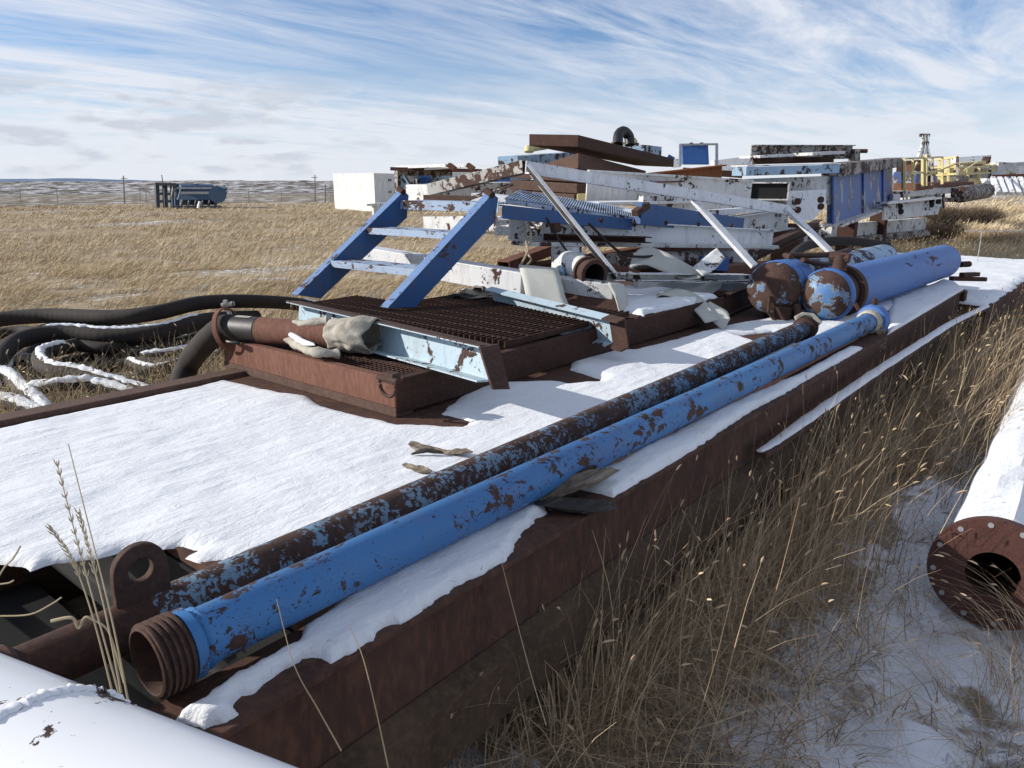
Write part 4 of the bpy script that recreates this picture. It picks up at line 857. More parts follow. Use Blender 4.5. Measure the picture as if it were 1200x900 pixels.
# ================================================================== LARGE BLUE AND WHITE SKID (right of centre)
bs=thing('rig_skid',P(960,270,14),'big derelict blue and white rig skid standing on dark posts, peeling paint','skid')
K0=P(975,0,13.5); 
def V2(px,py,D): return P(px,py,D)
# right blue face: from near corner (975) to (1048)
a_t=P(976,207,12.5); a_b=P(976,263,12.5); b_t=P(1046,196,17.5); b_b=P(1046,238,17.5)
m=MB(); th=A((-.05,.08,0)); m.plate([a_b,b_b,b_t,a_t],th); m.build('side_wall','skid_blue',bs)
m=MB()
for t in (.0,.42,.78): p0=a_t*(1-t)+b_t*t; p1=a_b*(1-t)+b_b*t; m2=MB(); m2.beam(p0-A((.02,.02,0)),p1-A((.02,.02,0)),.16,.03,up=unit(np.cross(b_t-a_t,Zv))); m2.build('stiffener','skid_blue',bs)
m=MB(); m.beam(P(976,199,12.4),P(1049,190,17.6),.35,.20); m.build('edge_beam','grey_worn',bs,bevel=.01)
m=MB(); m.beam(P(976,264,12.45),P(1046,239,17.4),.3,.05); m.build('bottom_flange','white_worn',bs)
# left white face
c_t=P(868,212,11.6); c_b=P(868,262,11.6)
m=MB(); m.plate([P(900,242,12.0),P(974,240,12.5),P(974,206,12.5),P(868,210,11.6),P(868,236,11.6),P(888,238,11.7)],(.04,.06,0)); m.build('side_wall','white_worn',bs)
m=MB(); m.beam(P(866,201,11.5),P(975,198,12.4),.3,.13); m.build('edge_beam','light_blue',bs,bevel=.008)
m=MB(); m.beam(P(866,194.5,11.5),P(975,192,12.4),.34,.015); m.build('top_strip','white_paint',bs)
m=MB(); m.plate([P(874,228,11.45),P(921,224,11.7),P(921,241,11.7),P(930,258,11.7),P(952,259,11.9),P(968,240,12.1),P(968,222,12.1),P(921,223,11.7)],(.04,.06,0)); m.build('gusset_plate','white_paint',bs)
m=MB(); m.hollow(P(900,224,11.3),P(905,224,12.9),.58,.26,.02,up=Zv); bxo=m.build('box_opening','white_worn',bs)
m=MB(); m.beam(P(901,224,11.34),P(905,224,12.8),.53,.21); m.build('void','dark_void',bxo)
for (x,y) in ((934,236),(934,246),(961,234),(961,242)):
    c=P(x,y,11.65); m=MB(); m.cyl(c+A((-.02,-.03,0)),c+A((.0,.0,0)),.05,.05,10); m.build('pin','rust_dark',bs)
for (x,y0,y1,D,w_) in ((994,258,282,13.5,.30),(1031,246,268,16.3,.32)):
    m=MB(); m.beam(P(x,y0,D),(P(x,y0,D)[0],P(x,y0,D)[1],-.05),w_,w_*.6); m.build('leg','rust_dark',bs,bevel=.01)
m=MB(); m.beam(P(925,262,11.6),(P(925,262,11.6)[0],P(925,262,11.6)[1],-.05),.42,.2); m.build('leg','rust_dark',bs,bevel=.01)
m=MB(); m.beam(P(968,272,14.5),P(1080,262,19),.2,.28); m.build('rear_beam','white_worn',bs)
m=MB(); m.beam(P(968,284,14.5),P(1080,272,19),.4,.14); m.build('ground_skid','grey_worn',bs)
# gear on top of the rig skid
tg=thing('rig_gear',P(940,190,14),'grey-white worn frame with dark gaps lying on top of the rig skid','frame')
m=MB(); m.beam(P(882,179,13.0),P(1000,178,15.0),.08,.26,'C',.02); m.beam(P(1001,178,14.9),P(1001,190,14.9),.1,.3); m.build('side_wall','grey_worn',tg,bevel=.004)
m=MB(); m.beam(P(878,184,12.6),P(918,182,12.9),.5,.04); m.beam(P(938,181,13.2),P(976,179,13.6),.5,.05); m.build('shelf','white_worn',tg)
m=MB(); m.beam(P(884,189,12.9),P(975,187,14),.08,.10); m.build('lower_bar','rust_dark',tg)
m=MB(); m.cyl(P(998,177,14.8),P(1016,177,14.8),.04,.04,10); m.build('stub_pipe','rust',tg)
m=MB(); m.cyl(P(987,174,14.3),P(987,182,14.3),.05,.05,8); m.cyl(P(968,176,14.1),P(968,184,14.1),.05,.05,8); m.build('fitting','rust_dark',tg)
# blue box with white frame
bb=thing('blue_box',P(820,195,20),'dark blue box with a bare frame beside it, standing up behind the stack','box')
m=MB(); m.para(P(800,193,20),P(831,193,20)-P(800,193,20),P(805,192,20.8)-P(800,193,20)+A((.2,.3,0)),P(799,170,20)-P(800,193,20)); m.build('panel','box_blue',bb,bevel=.02)
m=MB(); m.beam(P(797,194,19.9),P(797,169,19.9),.06,.06); m.beam(P(797,169.5,19.9),P(841,169,20),.06,.05); m.beam(P(840,193,20),P(840,169,20),.06,.05); m.build('frame','galvanised',bb)
m=MB()
for x in (810,822): m.cyl(P(x,169,20),P(x,167.5,20),.05,.05,8)
m.build('knob','rust_dark',bb)
m=MB(); m.plate([P(838,188,26),P(885,182,26),P(885,200,26),P(838,200,26)],(.3,.3,0)); one('white_skid',m,'white_paint','distant white slab between the blue box and the grey frame','slab',bevel=0)
m=MB(); m.plate([P(789,186,22),P(798,186,22),P(798,196,22),P(789,196,22)],(.3,.3,0)); one('white_box',m,'white_tank','small white box left of the blue box','box',bevel=0)
# blue steel building frame and white pieces at the left of the stack
tb=thing('blue_module',P(510,240,24),'pale blue steel frame module with white panels between container and stack','module')
for (x0,x1,mat) in ((466,474,'light_blue'),(474,492,'white_worn'),(508,530,'light_blue'),(530,560,'white_paint')):
    m=MB(); m.plate([P(x0,240,24),P(x1,240,24),P(x1,201,24),P(x0,201,24)],(.15,.25,0)); m.build('panel',mat,tb)
m=MB(); m.plate([P(492,240,24.3),P(508,240,24.3),P(508,201,24.3),P(492,201,24.3)],(.1,.2,0)); m.build('recess','box_blue',tb)
for (a,b) in (((466,240),(466,200)),((489,240),(489,200)),((508,240),(508,200)),((472,206),(488,232)),((466,203),(530,203))):
    m=MB(); m.beam(P(*a,23.8),P(*b,23.8),.14,.14,up=A((0,1,.01)) if a[0]==b[0] else Zv); m.build('frame_bar','light_blue' if a[0]!=466 else 'grey_worn',tb)
m=MB(); m.beam(P(464,198,23.6),P(560,200,23),.9,.10); m.build('roof','rust_dark',tb)
m=MB(); m.beam(P(466,196,23.5),P(525,194,22),.2,.08); m.beam(P(500,198,23),P(550,194,22),.2,.08); m.build('boom','white_paint',tb)
for x in (529,551):
    m=MB(); m.beam(P(x-3,193,21.8),P(x+4,198,21.8),.3,.12); m.build('end_lug','rust_red',tb)
m=MB(); m.plate([P(577,236,14),P(622,240,14),P(622,197,14),P(577,199,14)],(.2,.3,0)); o=one('blue_cabinet',m,'light_blue','pale blue scratched cabinet wall behind the guardrail left rail','cabinet',bevel=.01)
m=MB(); m.plate([P(575,222,13.7),P(598,224,13.7),P(598,206,13.7),P(575,206,13.7)],(.1,.15,0)); m.beam(P(592,206,13.6),P(592,225,13.6),.08,.08); one('dark_bay',m,'box_blue','dark blue bay at the left of the pale blue cabinet','cabinet',bevel=0)
m=MB(); m.beam(P(490,226,12),P(600,222,13),.8,.25); one('white_beam',m,'white_worn','white plate beam behind the stair head under the left guardrail','beam')
m=MB(); m.beam(P(505,233,9.5),P(580,236,9.0),.3,.10); one('rust_beam',m,'rust','broken rusty bar on the top stair tread','bar')
tb2=thing('white_table',P(450,250,20),'low white bench standing in the grass beside the container','bench')
m=MB(); m.beam(P(432,240,22),P(466,238,22),.6,.06); m.build('bench_top','white_paint',tb2)
for x in (438,460): m=MB(); q=P(x,240,22); m.beam(q,(q[0],q[1],-.05),.08,.08); m.build('leg','white_paint',tb2)
m=MB(); m.beam(P(500,262,14),P(560,262,14),.1,.2); one('white_panel_board',m,'white_tank','bright white board low behind the stairs','board')
# ================================================================== CONTAINER
ct=thing('white_container',P(430,240,44),'white corrugated shipping container standing in the prairie','container')
a=P(392,240,46); a[2]=-.1; b=P(440,242,42); b[2]=-.1; c=P(468,239,46); c[2]=-.1; H=A((0,0,P(440,204,42)[2]+.1))
def wallp(m,p,q,H,n,amp):
    nn=unit(np.cross(q-p,Zv)); vs=[]
    for k in range(n+1):
        pp=p+(q-p)*k/n+nn*amp*(1 if (k//2)%2 else -1)
        vs+= [pp,pp+H]
    m.add(vs,[(2*k,2*k+2,2*k+3,2*k+1) for k in range(n)])
m=MB(); wallp(m,a,b,H,34,.014); m.build('side_wall','container_white',ct)
m=MB(); m.plate([b,c,c+H,b+H],unit(a-b)*.05); m.build('end_wall','container_white',ct)
m=MB(); m.plate([a+H,b+H,c+H,a+(c-b)+H],(0,0,.05)); m.build('roof','container_white',ct)
m=MB(); q=b+(c-b)*.55+H*.6; e=unit(c-b); 
for z in (-.2,.45): m2=MB(); m2.plate([q+A((0,0,z)),q+e*.5+A((0,0,z)),q+e*.5+A((0,0,z+.12)),q+A((0,0,z+.12))],-unit(a-b)*.06); m2.build('vent','grey_worn',ct)
# ================================================================== DISTANT RIG UNIT AND POLES
dr_=thing('rig_unit',P(225,243,47),'distant dark blue oilfield tank unit with an open frame at its left end','rig unit')
def Q(px,py,D=47): return P(px,py,D)
g0_=Q(0,243)[2]
m=MB(); c0_=Q(212,228,46.5);c1_=Q(250,228,47.5); m.cyl(c0_,c1_,.62,.62,20); m.build('tank','rig_blue',dr_)
m=MB(); m.plate([Q(208,234,46),Q(250,234,46),Q(247,222,46),Q(212,222,46)],(.1,.3,0)); m.build('side_panel','rig_blue',dr_)
m=MB(); m.beam(Q(206,220.5,46),Q(256,220.5,46),.3,.1); m.build('walkway','galvanised',dr_)
m=MB(); m.beam(Q(212,226,45.8),Q(246,226,45.8),.04,.14); m.build('ladder','galvanised',dr_)
m=MB(); m.cyl(Q(255,228,45.8),Q(255,228,48),.5,.5,16); m.build('end_cap','rig_blue',dr_)
m=MB(); m.tube(spline([Q(258,232,47),Q(263,228,47),Q(264,222,47),Q(261,219,47)],6),.12,8); m.build('exhaust_pipe','light_blue',dr_)
for x in (184.5,194,203,207):
    m=MB(); m.beam(Q(x,243.5),Q(x-1,216),.22 if x<204 else .3,.22,up=A((0,1,.01))); m.build('post','rig_dark' if x<200 else 'rig_blue',dr_)
for y in (216,227,236):
    m=MB(); m.beam(Q(183,y),Q(206,y),.16,.16); m.build('frame_bar','rig_dark',dr_)
m=MB(); m.beam(Q(183,215.5,46.8),Q(232,217,46.8),.3,.14); m.build('top_beam','rig_dark',dr_)
m=MB(); m.beam(Q(201,231,45.7),Q(203,218,45.7),.08,.08); m.beam(Q(206,231,45.7),Q(205,218,45.7),.08,.08); m.beam(Q(198,229,45.7),Q(207,231,45.7),.06,.06); m.build('ladder_cage','grey_worn',dr_)
m=MB(); m.beam(Q(204,242.5,46),Q(258,242.5,46),.5,.14); m.build('skid_base','rig_dark',dr_)
for x in range(212,260,8):
    m=MB(); m.beam(Q(x,242,46),Q(x+2,235,46),.1,.12,up=A((0,1,.01))); m.build('strut','rig_dark',dr_)
m=MB(); m.beam(Q(232,244,45.5),Q(234,236,45.5),.1,.1,up=A((0,1,.01))); o=one('white_post',m,'white_tank','small white marker post in front of the distant rig unit','post',bevel=0)
def pole(px,y0,y1,D,label,cross=True):
    t=thing('power_pole',(*P(px,y0,D)[:2],P(px,y0,D)[2]),label,'power pole'); m=MB(); m.cyl(P(px,y0,D),P(px-1.5 if px<200 else px,y1,D),.12,.08,8); m.build('pole','pole_wood',t)
    if cross: m=MB(); m.beam(P(px-4,y1+3,D),P(px+3,y1+3,D),.09,.09); m.build('crossarm','pole_wood',t)
pole(146,241,206,110,'wooden power pole left of the distant rig unit')
pole(191,216,205,150,'thin pole top showing above the distant rig unit',False)
pole(369,236,205,120,'wooden power pole just left of the white container')
pole(381,238,216,120,'short fence post like pole beside the container',False)
for k,px in enumerate((25,68,165,172,240,292,330)):
    m=MB(); q=P(px,239,62); m.cyl((q[0],q[1],-.1),(q[0]+.05,q[1],1.0),.025,.02,5); o=m.build('fence_post','pole_wood'); tag(o,'thin weathered fence post at the far edge of the prairie','fence post','fence posts along the far field edge')
# ================================================================== YARD AT THE RIGHT
yr=thing('yellow_railing',P(1110,240,19),'yellow tubular railings with mesh of bars standing in the yard at right','railing')
def rail(x0,y0a,y0b,x1,y1a,y1b,D0,D1,n,mids=(.5,)):
    for k in range(n):
        t=k/(n-1); xx=x0+(x1-x0)*t; ya=y0a+(y1a-y0a)*t; yb=y0b+(y1b-y0b)*t; D=D0+(D1-D0)*t
        m=MB(); m.beam(P(xx,yb,D),P(xx,ya,D),.0030*D,.0030*D,up=A((0,1,.01))); m.build('post','yellow_paint' if k%3 else 'grey_worn',yr)
    for f in (0,)+mids:
        m=MB(); m.beam(P(x0,y0a+(y0b-y0a)*f,D0),P(x1,y1a+(y1b-y1a)*f,D1),.0022*D0,.0022*D0); m.build('rail','yellow_paint',yr)
rail(1058,186,222,1104,184,216,17,19,5)
rail(1090,188,214,1122,184,212,22,20,4,(.35,.7))
rail(1122,196,213,1160,195,210,25,28,4,(.5,))
for (x,w_,y0,y1,D) in ((1060,.05,186,224,16.9),(1085,.06,182,218,18)):
    m=MB(); m.beam(P(x,y1,D),P(x,y0,D),w_,w_,up=A((0,1,.01))); m.build('thick_post','yellow_paint',yr)
for (a_,b_,c_,d1_,e_,f_) in ((1062,212,17,1075,190,17),(1085,206,18,1120,192,20),(1130,200,22,1146,189,24)): m=MB(); m.beam(P(a_,b_,c_),P(d1_,e_,f_),.035,.035); m.build('stair_rail','yellow_paint',yr)
for (x,y,D,w_) in ((1098,201,22,.5),(1112,200,23,.5),(1126,201,24,.6),(1136,200,25,.5)):
    m=MB(); m.beam(P(x-4,y,D),P(x+4,y,D),w_*.3,.16); m.build('yellow_box','yellow_paint',yr)
dk=thing('derrick_mast',P(1083,185,30),'small white lattice mast rising behind the yellow railings','mast')
for (a,b) in (((1075,186),(1081,168)),((1089,184),(1086,168)),((1080,186),(1084,172)),((1081,168),(1080,159)),((1087,168),(1087,159)),((1084,180),(1083,159))):
    m=MB(); m.beam(P(*a,30),P(*b,30),.10,.10,up=A((0,1,.01))); m.build('mast_leg','white_worn',dk)
m=MB(); m.beam(P(1078,158.5,30),P(1089,158.5,30),.12,.12); m.build('crown','grey_worn',dk)
m=MB(); m.beam(P(1080,168,30),P(1088,168,30),.12,.12); m.build('cross_brace','grey_worn',dk)
# white plate girder with holes
pg=thing('plate_girder',P(1070,262,15),'pale grey plate girder with round holes half hidden by brush','girder')
m=MB(); m.plate([P(1036,258,15.5),P(1099,251,17),P(1103,240,17.1),P(1097,233,17),P(1036,237,15.5)][::-1]+[],(.03,.05,0)); m.build('web','white_worn',pg)
m=MB(); m.beam(P(1034,238,15.4),P(1097,232,16.9),.25,.03); m.build('flange','white_tank',pg)
for (x,y) in ((1054,242),(1055,248),(1091,236),(1091,240),(1099,236)):
    c=P(x,y,15.9 if x<1080 else 16.8); m=MB(); m.cyl(c-A((.02,.03,0)),c-A((.0,.0,0)),.06,.06,10); m.build('hole','dark_void',pg)
m=MB(); m.plate([P(1036,292,15.3),P(1036,238,15.3),P(1033,238,15.6),P(1033,292,15.6)],(-.3,.1,0)); 
m=MB(); m.beam(P(1044,233,17),P(1052,233,17),.2,.2); m.build('lug','white_tank',pg)
gn=[('gray_beam',(1050,228,17.5),(1120,222,21),.3,.14,'white_worn','white beam lying behind the yellow railing feet','beam'),
('rust_beam',(1060,219,18),(1130,216,23),.5,.16,'rust_red','red-brown beam across the railing feet','beam'),
('white_tank_skid',(1060,208,21),(1085,207,23),.6,.3,'skid_blue','blue-grey box behind the leftmost yellow post','box'),
('white_beam',(1125,199,36),(1215,197,40),.8,.55,'white_paint','long snowy white structure at the right horizon','structure'),
('white_beam',(1118,190,38),(1158,187,38),.5,.45,'white_tank','pale tapered white box above the yellow railings','box'),
('rust_beam',(1130,229,22),(1170,224,25),.3,.12,'grey_worn','grey beam low behind the brush at right','beam'),
('rust_beam',(1165,207,27),(1215,205,28),.15,.12,'rust_red','thin red-brown bar near the right edge','bar'),
('white_beam',(1135,214,28),(1215,211,30),.5,.3,'white_worn','second white structure below the horizon one at right','structure'),
('scrap_iron',(1100,208,24),(1128,210,26),.4,.2,'grey_worn','grey scrap behind the yellow railings','scrap'),
('white_beam',(1058,196,26),(1080,194,28),.4,.4,'rust_dark','dark block behind the leftmost railing','block')]
for nme,a,b,w_,h_,mt,lab,cat in gn:
    m=MB(); m.beam(P(*a),P(*b),w_,h_); one(nme,m,mt,lab,cat,bevel=.01)
# rounded white drum + ribbed white tank
wd=thing('white_vessel',P(1125,222,20),'battered white blunt-ended tank lying by the brush at right','tank')
c=P(1124,228,20); dd=unit(P(1175,221,25)-c)
m=MB(); m.lathe(c,dd,[(0,.001),(0,.16),(.05,.21),(.2,.22),(3.9,.22),(3.9,.001)],20); m.build('shell','grey_worn',wd)
rb=thing('ribbed_wall',P(1185,222,24),'slanted white wall with leaning ribs at the right edge','wall')
m=MB(); m.plate([P(1165,228,23.5),P(1215,226,24),P(1215,208,24.6),P(1156,209,24.2)],(.1,.2,0)); m.build('panel','white_worn',rb)
for k in range(7):
    m=MB(); m.beam(P(1163+k*8,209,24.0),P(1170+k*8,227,23.2),.12,.12); m.build('rib','white_tank',rb)
sl_=thing('steel_post',P(1158,195,30),'small dark scrap bracket on the horizon at right','scrap')
m=MB(); m.beam(P(1153,193,33),P(1157,184,33),.3,.1); m.beam(P(1157,184,33),P(1160,194,33),.2,.1); m.build('bracket','rust_dark',sl_)
m=MB(); m.cyl(P(1168,301,9.4)*0+A((11.9,2.1,.95)),(13.0,1.5,.93),.006,.006,6); m.cyl((12.2,1.95,.5),(12.2,1.95,.95),.006,.006,6); one('wire_fence',m,'galvanised','thin wire and post above the snow at right','wire',bevel=0)
# ================================================================== GRASS
def blades(base,h,ldir,lean,width,nseg=4,droop=1.6,tw=None,prof=None,wob=0.):
    n=len(base); t=np.linspace(0,1,nseg+1)[None,:,None]
    L_=np.stack([np.cos(ldir),np.sin(ldir),0*ldir],-1)[:,None,:]
    h_=h[:,None,None]; le=lean[:,None,None]
    p=base[:,None,:]+L_*h_*le*t**droop+np.array([0,0,1.])*h_*(t-.42*np.minimum(le,1.6)*t**2.2)
    if wob: 
        ph=rng.uniform(0,6.28,(n,1,1)); p=p+np.stack([np.cos(ldir+1.57),np.sin(ldir+1.57),0*ldir],-1)[:,None,:]*np.sin(ph+t*4.5)*wob*h_*t
    a=rng.uniform(0,math.pi,n) if tw is None else tw
    S=np.stack([np.cos(a),np.sin(a),0*a],-1)[:,None,:]
    pr=(1-.8*t) if prof is None else np.array(prof)[None,:,None]
    w_=width[:,None,None]*pr*.5
    V=np.stack([p-S*w_,p+S*w_],2).reshape(-1,3)
    k=np.arange(n)[:,None]*(2*(nseg+1))+np.arange(nseg)[None,:]*2
    F4=np.stack([k,k+1,k+3,k+2],-1).reshape(-1,4)
    return V,F4,p
class GM:
    def __init__(s): s.V=[];s.F=[];s.T=[];s.n=0
    def add(s,V,F4,tint,per):
        s.V.append(V); s.F.append(F4+s.n); s.n+=len(V); s.T.append(np.repeat(tint,per))
    def build(s,name,mat,label,cat='grass',kind='stuff'):
        o=npmesh(name,np.concatenate(s.V),np.concatenate(s.F),mat,False,('tint',np.concatenate(s.T))); tag(o,label,cat,kind=kind); return o
def heads(G,p,sel,L0,wd,tint):
    """seed heads on selected stalk tips"""
    tip=p[sel,-1]; prev=p[sel,-2]; d=tip-prev; d/=np.linalg.norm(d,axis=1,keepdims=True)+1e-9; n=len(tip)
    Ls=rng.uniform(.6,1.3,n)*L0
    for rot in (0,1):
        ref=np.where(np.arange(3)[None,:]==rot,1.,0.)+np.zeros((n,3)); S=np.cross(d,ref); S/=np.linalg.norm(S,axis=1,keepdims=True)+1e-9
        t=np.array([0,.25,.6,1.])[None,:,None]; pr=np.array([.3,1,.9,.1])[None,:,None]*wd/2
        c=tip[:,None,:]+d[:,None,:]*Ls[:,None,None]*t+np.array([0,0,-1.])*(t**2)*Ls[:,None,None]*.25
        V=np.stack([c-S[:,None,:]*pr,c+S[:,None,:]*pr],2).reshape(-1,3)
        k=np.arange(n)[:,None]*8+np.arange(3)[None,:]*2; F4=np.stack([k,k+1,k+3,k+2],-1).reshape(-1,4)
        G.add(V,F4,np.clip(tint[sel]+.15,0,1),8)
def gz(x,y): return ground_z(x,y)
def scatter(n,x0,x1,y0,y1,dens):
    x=rng.uniform(x0,x1,n); y=rng.uniform(y0,y1,n); k=rng.uniform(0,1,n)<dens(x,y); return x[k],y[k]
# --- dark tangled grass between the skid and the flanged pipe
G=GM()
def dens(x,y): 
    e=.7
    d=np.clip((y-(.52-.03*x))/.25,0,1)*np.clip((1.19-y)/.05,0,1)
    return d*(.12+.88*(fbm(x*2.4,y*2.4,3,77)>.47))
x,y=scatter(17000,.9,9.,.0,1.2,dens); n=len(x)
h=rng.uniform(.12,.36,n)*(.6+.8*fbm(x*3,y*3,2,5))
b=np.stack([x,y,gz(x,y)-.01],-1)
V,F4,p=blades(b,h,rng.uniform(0,6.28,n),rng.uniform(.4,2.2,n),np.full(n,.0036),6,1.5,wob=.18); G.add(V,F4,rng.beta(.9,1.5,n),14)
# tall stems
x,y=scatter(11000,1.0,13,.1,1.2,lambda x,y:np.clip((y-.42+.04*(x-3))/.35,0,1)*(fbm(x*2.6,y*2.6,3,78)>.45)*np.clip((x-1.2)/3.,.12,1)); n=len(x)
h=rng.uniform(.38,.78,n)*np.where(x>7,.85,1); b=np.stack([x,y,gz(x,y)-.01],-1); ti=rng.beta(1.8,2.,n)
V,F4,p=blades(b,h,rng.normal(-1.2,1.1,n),rng.uniform(.05,.55,n),np.full(n,.0036),6,1.8,wob=.03); G.add(V,F4,ti,14); heads(G,p,rng.uniform(0,1,n)<.22,.036,.0065,ti)
# clumps on the snow side and in front
def clumps(G,cs,nper,hr,lr,rad,wd,tb=(1.4,2.2),ld=None,seg=5,dr=1.5,hd=.0,wob=.08):
    for (cx,cy,sc) in cs:
        n=int(nper*sc); a=rng.uniform(0,6.28,n); r_=rad*sc*np.sqrt(rng.uniform(0,1,n)); x=cx+r_*np.cos(a); y=cy+r_*np.sin(a)
        b=np.stack([x,y,gz(x,y)-.01],-1); h=rng.uniform(*hr,n)*sc**.5; ti=rng.beta(*tb,n)
        V,F4,p=blades(b,h,(a+rng.normal(0,.5,n)) if ld is None else rng.normal(ld,.8,n),rng.uniform(*lr,n),np.full(n,wd),seg,dr,wob=wob); G.add(V,F4,ti,2*(seg+1))
        if hd: heads(G,p,rng.uniform(0,1,n)<hd,.038,.0065,ti)
cs=[(*PZ(px,py,0)[:2],s) for px,py,s in ((1090,720,.8),(1190,760,1.2),(1150,850,1.3),(1040,840,.7),(900,790,1.2),(960,700,.8),(880,880,1.0),(790,880,.9),(1010,760,.5),(1080,560,.8),(1060,640,.6),(1180,700,.8),(960,890,.8),(1190,880,1.),(640,880,1.),(560,900,.9),(720,840,1.1))]
clumps(G,cs,90,(.08,.26),(.5,2.2),.13,.0036,(1.3,1.6))
cs=[(*PZ(px,py,0)[:2],s) for px,py,s in ((480,890,.5),(560,880,.7),(640,860,.9),(700,800,1.2),(760,760,1.2),(690,860,.8),(820,700,1.1),(900,640,1.2),(960,590,1.1),(860,760,.8),(1010,520,1.),(1060,480,1.2),(1000,600,.9))]
clumps(G,cs,80,(.36,.72),(.05,.7),.16,.0038,(2.2,1.6),None,6,1.8,.22,.03)
# grass leaning in front of the flange
cs=[(*PZ(1215,760,0)[:2],1.),(*PZ(1225,700,0)[:2],.8),(*PZ(1190,800,0)[:2],.7)]
clumps(G,cs,60,(.30,.50),(.5,1.2),.10,.0028,(2,1.6),math.pi*.75,6,1.6,.3,.03)
G.build('tangled_grass','straw_dark','dark tangled dead grass filling the gap between skid and flanged pipe')
# --- prairie
G=GM()
def ptype(N,r0,r1,a0,a1,hr,wfac,seed,thr,lr=(.3,1.3)):
    r=np.sqrt(rng.uniform(r0*r0,r1*r1,N)) if r1<30 else r0*(r1/r0)**rng.uniform(0,1,N); a=np.radians(rng.uniform(a0,a1,N)); x=r*np.cos(a); y=r*np.sin(a)
    k=((y>3.75)|(x>13.4)|((y<-.1)&(x>6)))&(fbm(x*.55,y*.55,4,seed)+.25*fbm(x*3,y*3,2,seed+1)>thr); k&=~((r<9.5)&(y<3.9)&(x<13)); k&=~((x>8)&(x<14)&(y<5.)&(y>0))
    x=x[k];y=y[k];r=r[k];n=len(x); b=np.stack([x,y,gz(x,y)-.02],-1)
    h=rng.uniform(*hr,n)*(.55+.9*fbm(x*.8,y*.8,3,seed+3)); ti=np.clip(rng.beta(2.2,2.,n)+1.1*(fbm(x*.22,y*.22,3,77)-.5)+.7*(fbm(x*1.3,y*1.3,2,78)-.5),0,1)
    V,F4,p=blades(b,h,rng.normal(-.9,.6,n),rng.uniform(*lr,n),np.maximum(.003,.00085*r)*wfac,3,1.5); G.add(V,F4,ti,8)
    return p,ti
ptype(90000,4.6,17,28,88,(.08,.26),1.,41,.57,(.6,1.9))
ptype(80000,14,60,6,84,(.10,.28),1.,42,.50,(.6,2.))
ptype(22000,5.5,30,6,80,(.18,.38),1.,44,.66,(.3,1.2))
ptype(16000,30,64,-2,28,(.15,.4),1.,45,.5)
G.build('prairie_grass','straw','sunlit straw-coloured prairie grass bent by the wind')
# grass in the hose heap and along the deck edge
G=GM()
x,y=scatter(11000,.8,4.4,3.62,6.2,lambda x,y:np.clip(fbm(x*2,y*2,3,60)*1.8-.45,0,1)); n=len(x); b=np.stack([x,y,gz(x,y)-.01],-1); ti=rng.beta(2,1.6,n)
V,F4,p=blades(b,rng.uniform(.18,.5,n),rng.uniform(0,6.28,n),rng.uniform(.1,1.,n),np.full(n,.0035),5,1.6,wob=.05); G.add(V,F4,ti,12); heads(G,p,rng.uniform(0,1,n)<.12,.05,.01,ti)
G.build('weeds','straw','thin dry weeds growing up through the heaped hoses')
# yellow grass fringe before the yard at right
G=GM()
x,y=scatter(17000,12,21,1.2,10,lambda x,y:(np.degrees(np.arctan2(y,x))<28)*(fbm(x*.9,y*.9,3,70)>.40)*np.clip((x-13.2-.1*y)/.6,0,1)); n=len(x); b=np.stack([x,y,gz(x,y)-.01],-1); ti=rng.beta(2,2,n)
V,F4,p=blades(b,rng.uniform(.2,.5,n),rng.normal(-.9,.8,n),rng.uniform(.1,.7,n),np.full(n,.009),4,1.6); G.add(V,F4,ti,10); heads(G,p,rng.uniform(0,1,n)<.12,.07,.014,ti)
G.build('tall_grass','straw','tall tan grass growing beyond the end of the deck')
# --- shrubs of brown twigs
def shrub(cx,cy,R_,H_,n,label,mat='twig',wd=.008,group=None):
    G=GM(); a=rng.uniform(0,6.28,n); r_=R_*np.sqrt(rng.uniform(0,1,n))*.5; x=cx+r_*np.cos(a); y=cy+r_*np.sin(a); b=np.stack([x,y,gz(x,y)-.02],-1)
    h=H_*rng.uniform(.5,1.05,n)*(1-.35*(r_/R_)); ti=rng.beta(1.6,2,n)
    V,F4,p=blades(b,h,a+rng.normal(0,.4,n),rng.uniform(.2,.9,n)*R_/H_,np.full(n,wd),5,1.4,wob=.06); G.add(V,F4,ti,12)
    for lv in (2,3,4):
        m_=n; q=p[:,lv]; hh=H_*rng.uniform(.15,.35,m_); V,F4,p2=blades(q,hh,rng.uniform(0,6.28,m_),rng.uniform(.4,1.4,m_),np.full(m_,wd*.6),3,1.4,wob=.1); G.add(V,F4,np.clip(ti+.1,0,1),8)
    o=npmesh('shrub',np.concatenate(G.V)-np.array([cx,cy,0]),np.concatenate(G.F),mat,False,('tint',np.concatenate(G.T))); o.location=(cx,cy,0); tag(o,label,'shrub',group); return o
def gp_(px,py,z=.0): q=PZ(px,py,z); return q[0],q[1]
shrub(*gp_(1075,286),1.35,1.05,1700,'rounded dark brown shrub in front of the plate girder','twig',.014)
shrub(*gp_(1125,262),1.9,1.0,2000,'wide dark brown shrub before the battered white tank','twig',.018)
shrub(*gp_(1012,292),.9,.6,900,'low brown brush under the rig skid posts','twig',.012)
shrub(*gp_(1183,320),.5,.5,380,'small tan bush on the snow at the right edge','straw',.009)
shrub(*gp_(1160,283),1.3,.55,900,'broad mixed brush below the ribbed wall','straw_dark',.014)
q=PZ(1090,430,0.0)
shrub(q[0],q[1],.34,.75,260,'reddish upright twiggy bush against the lower skid ledge','straw_dark',.004)
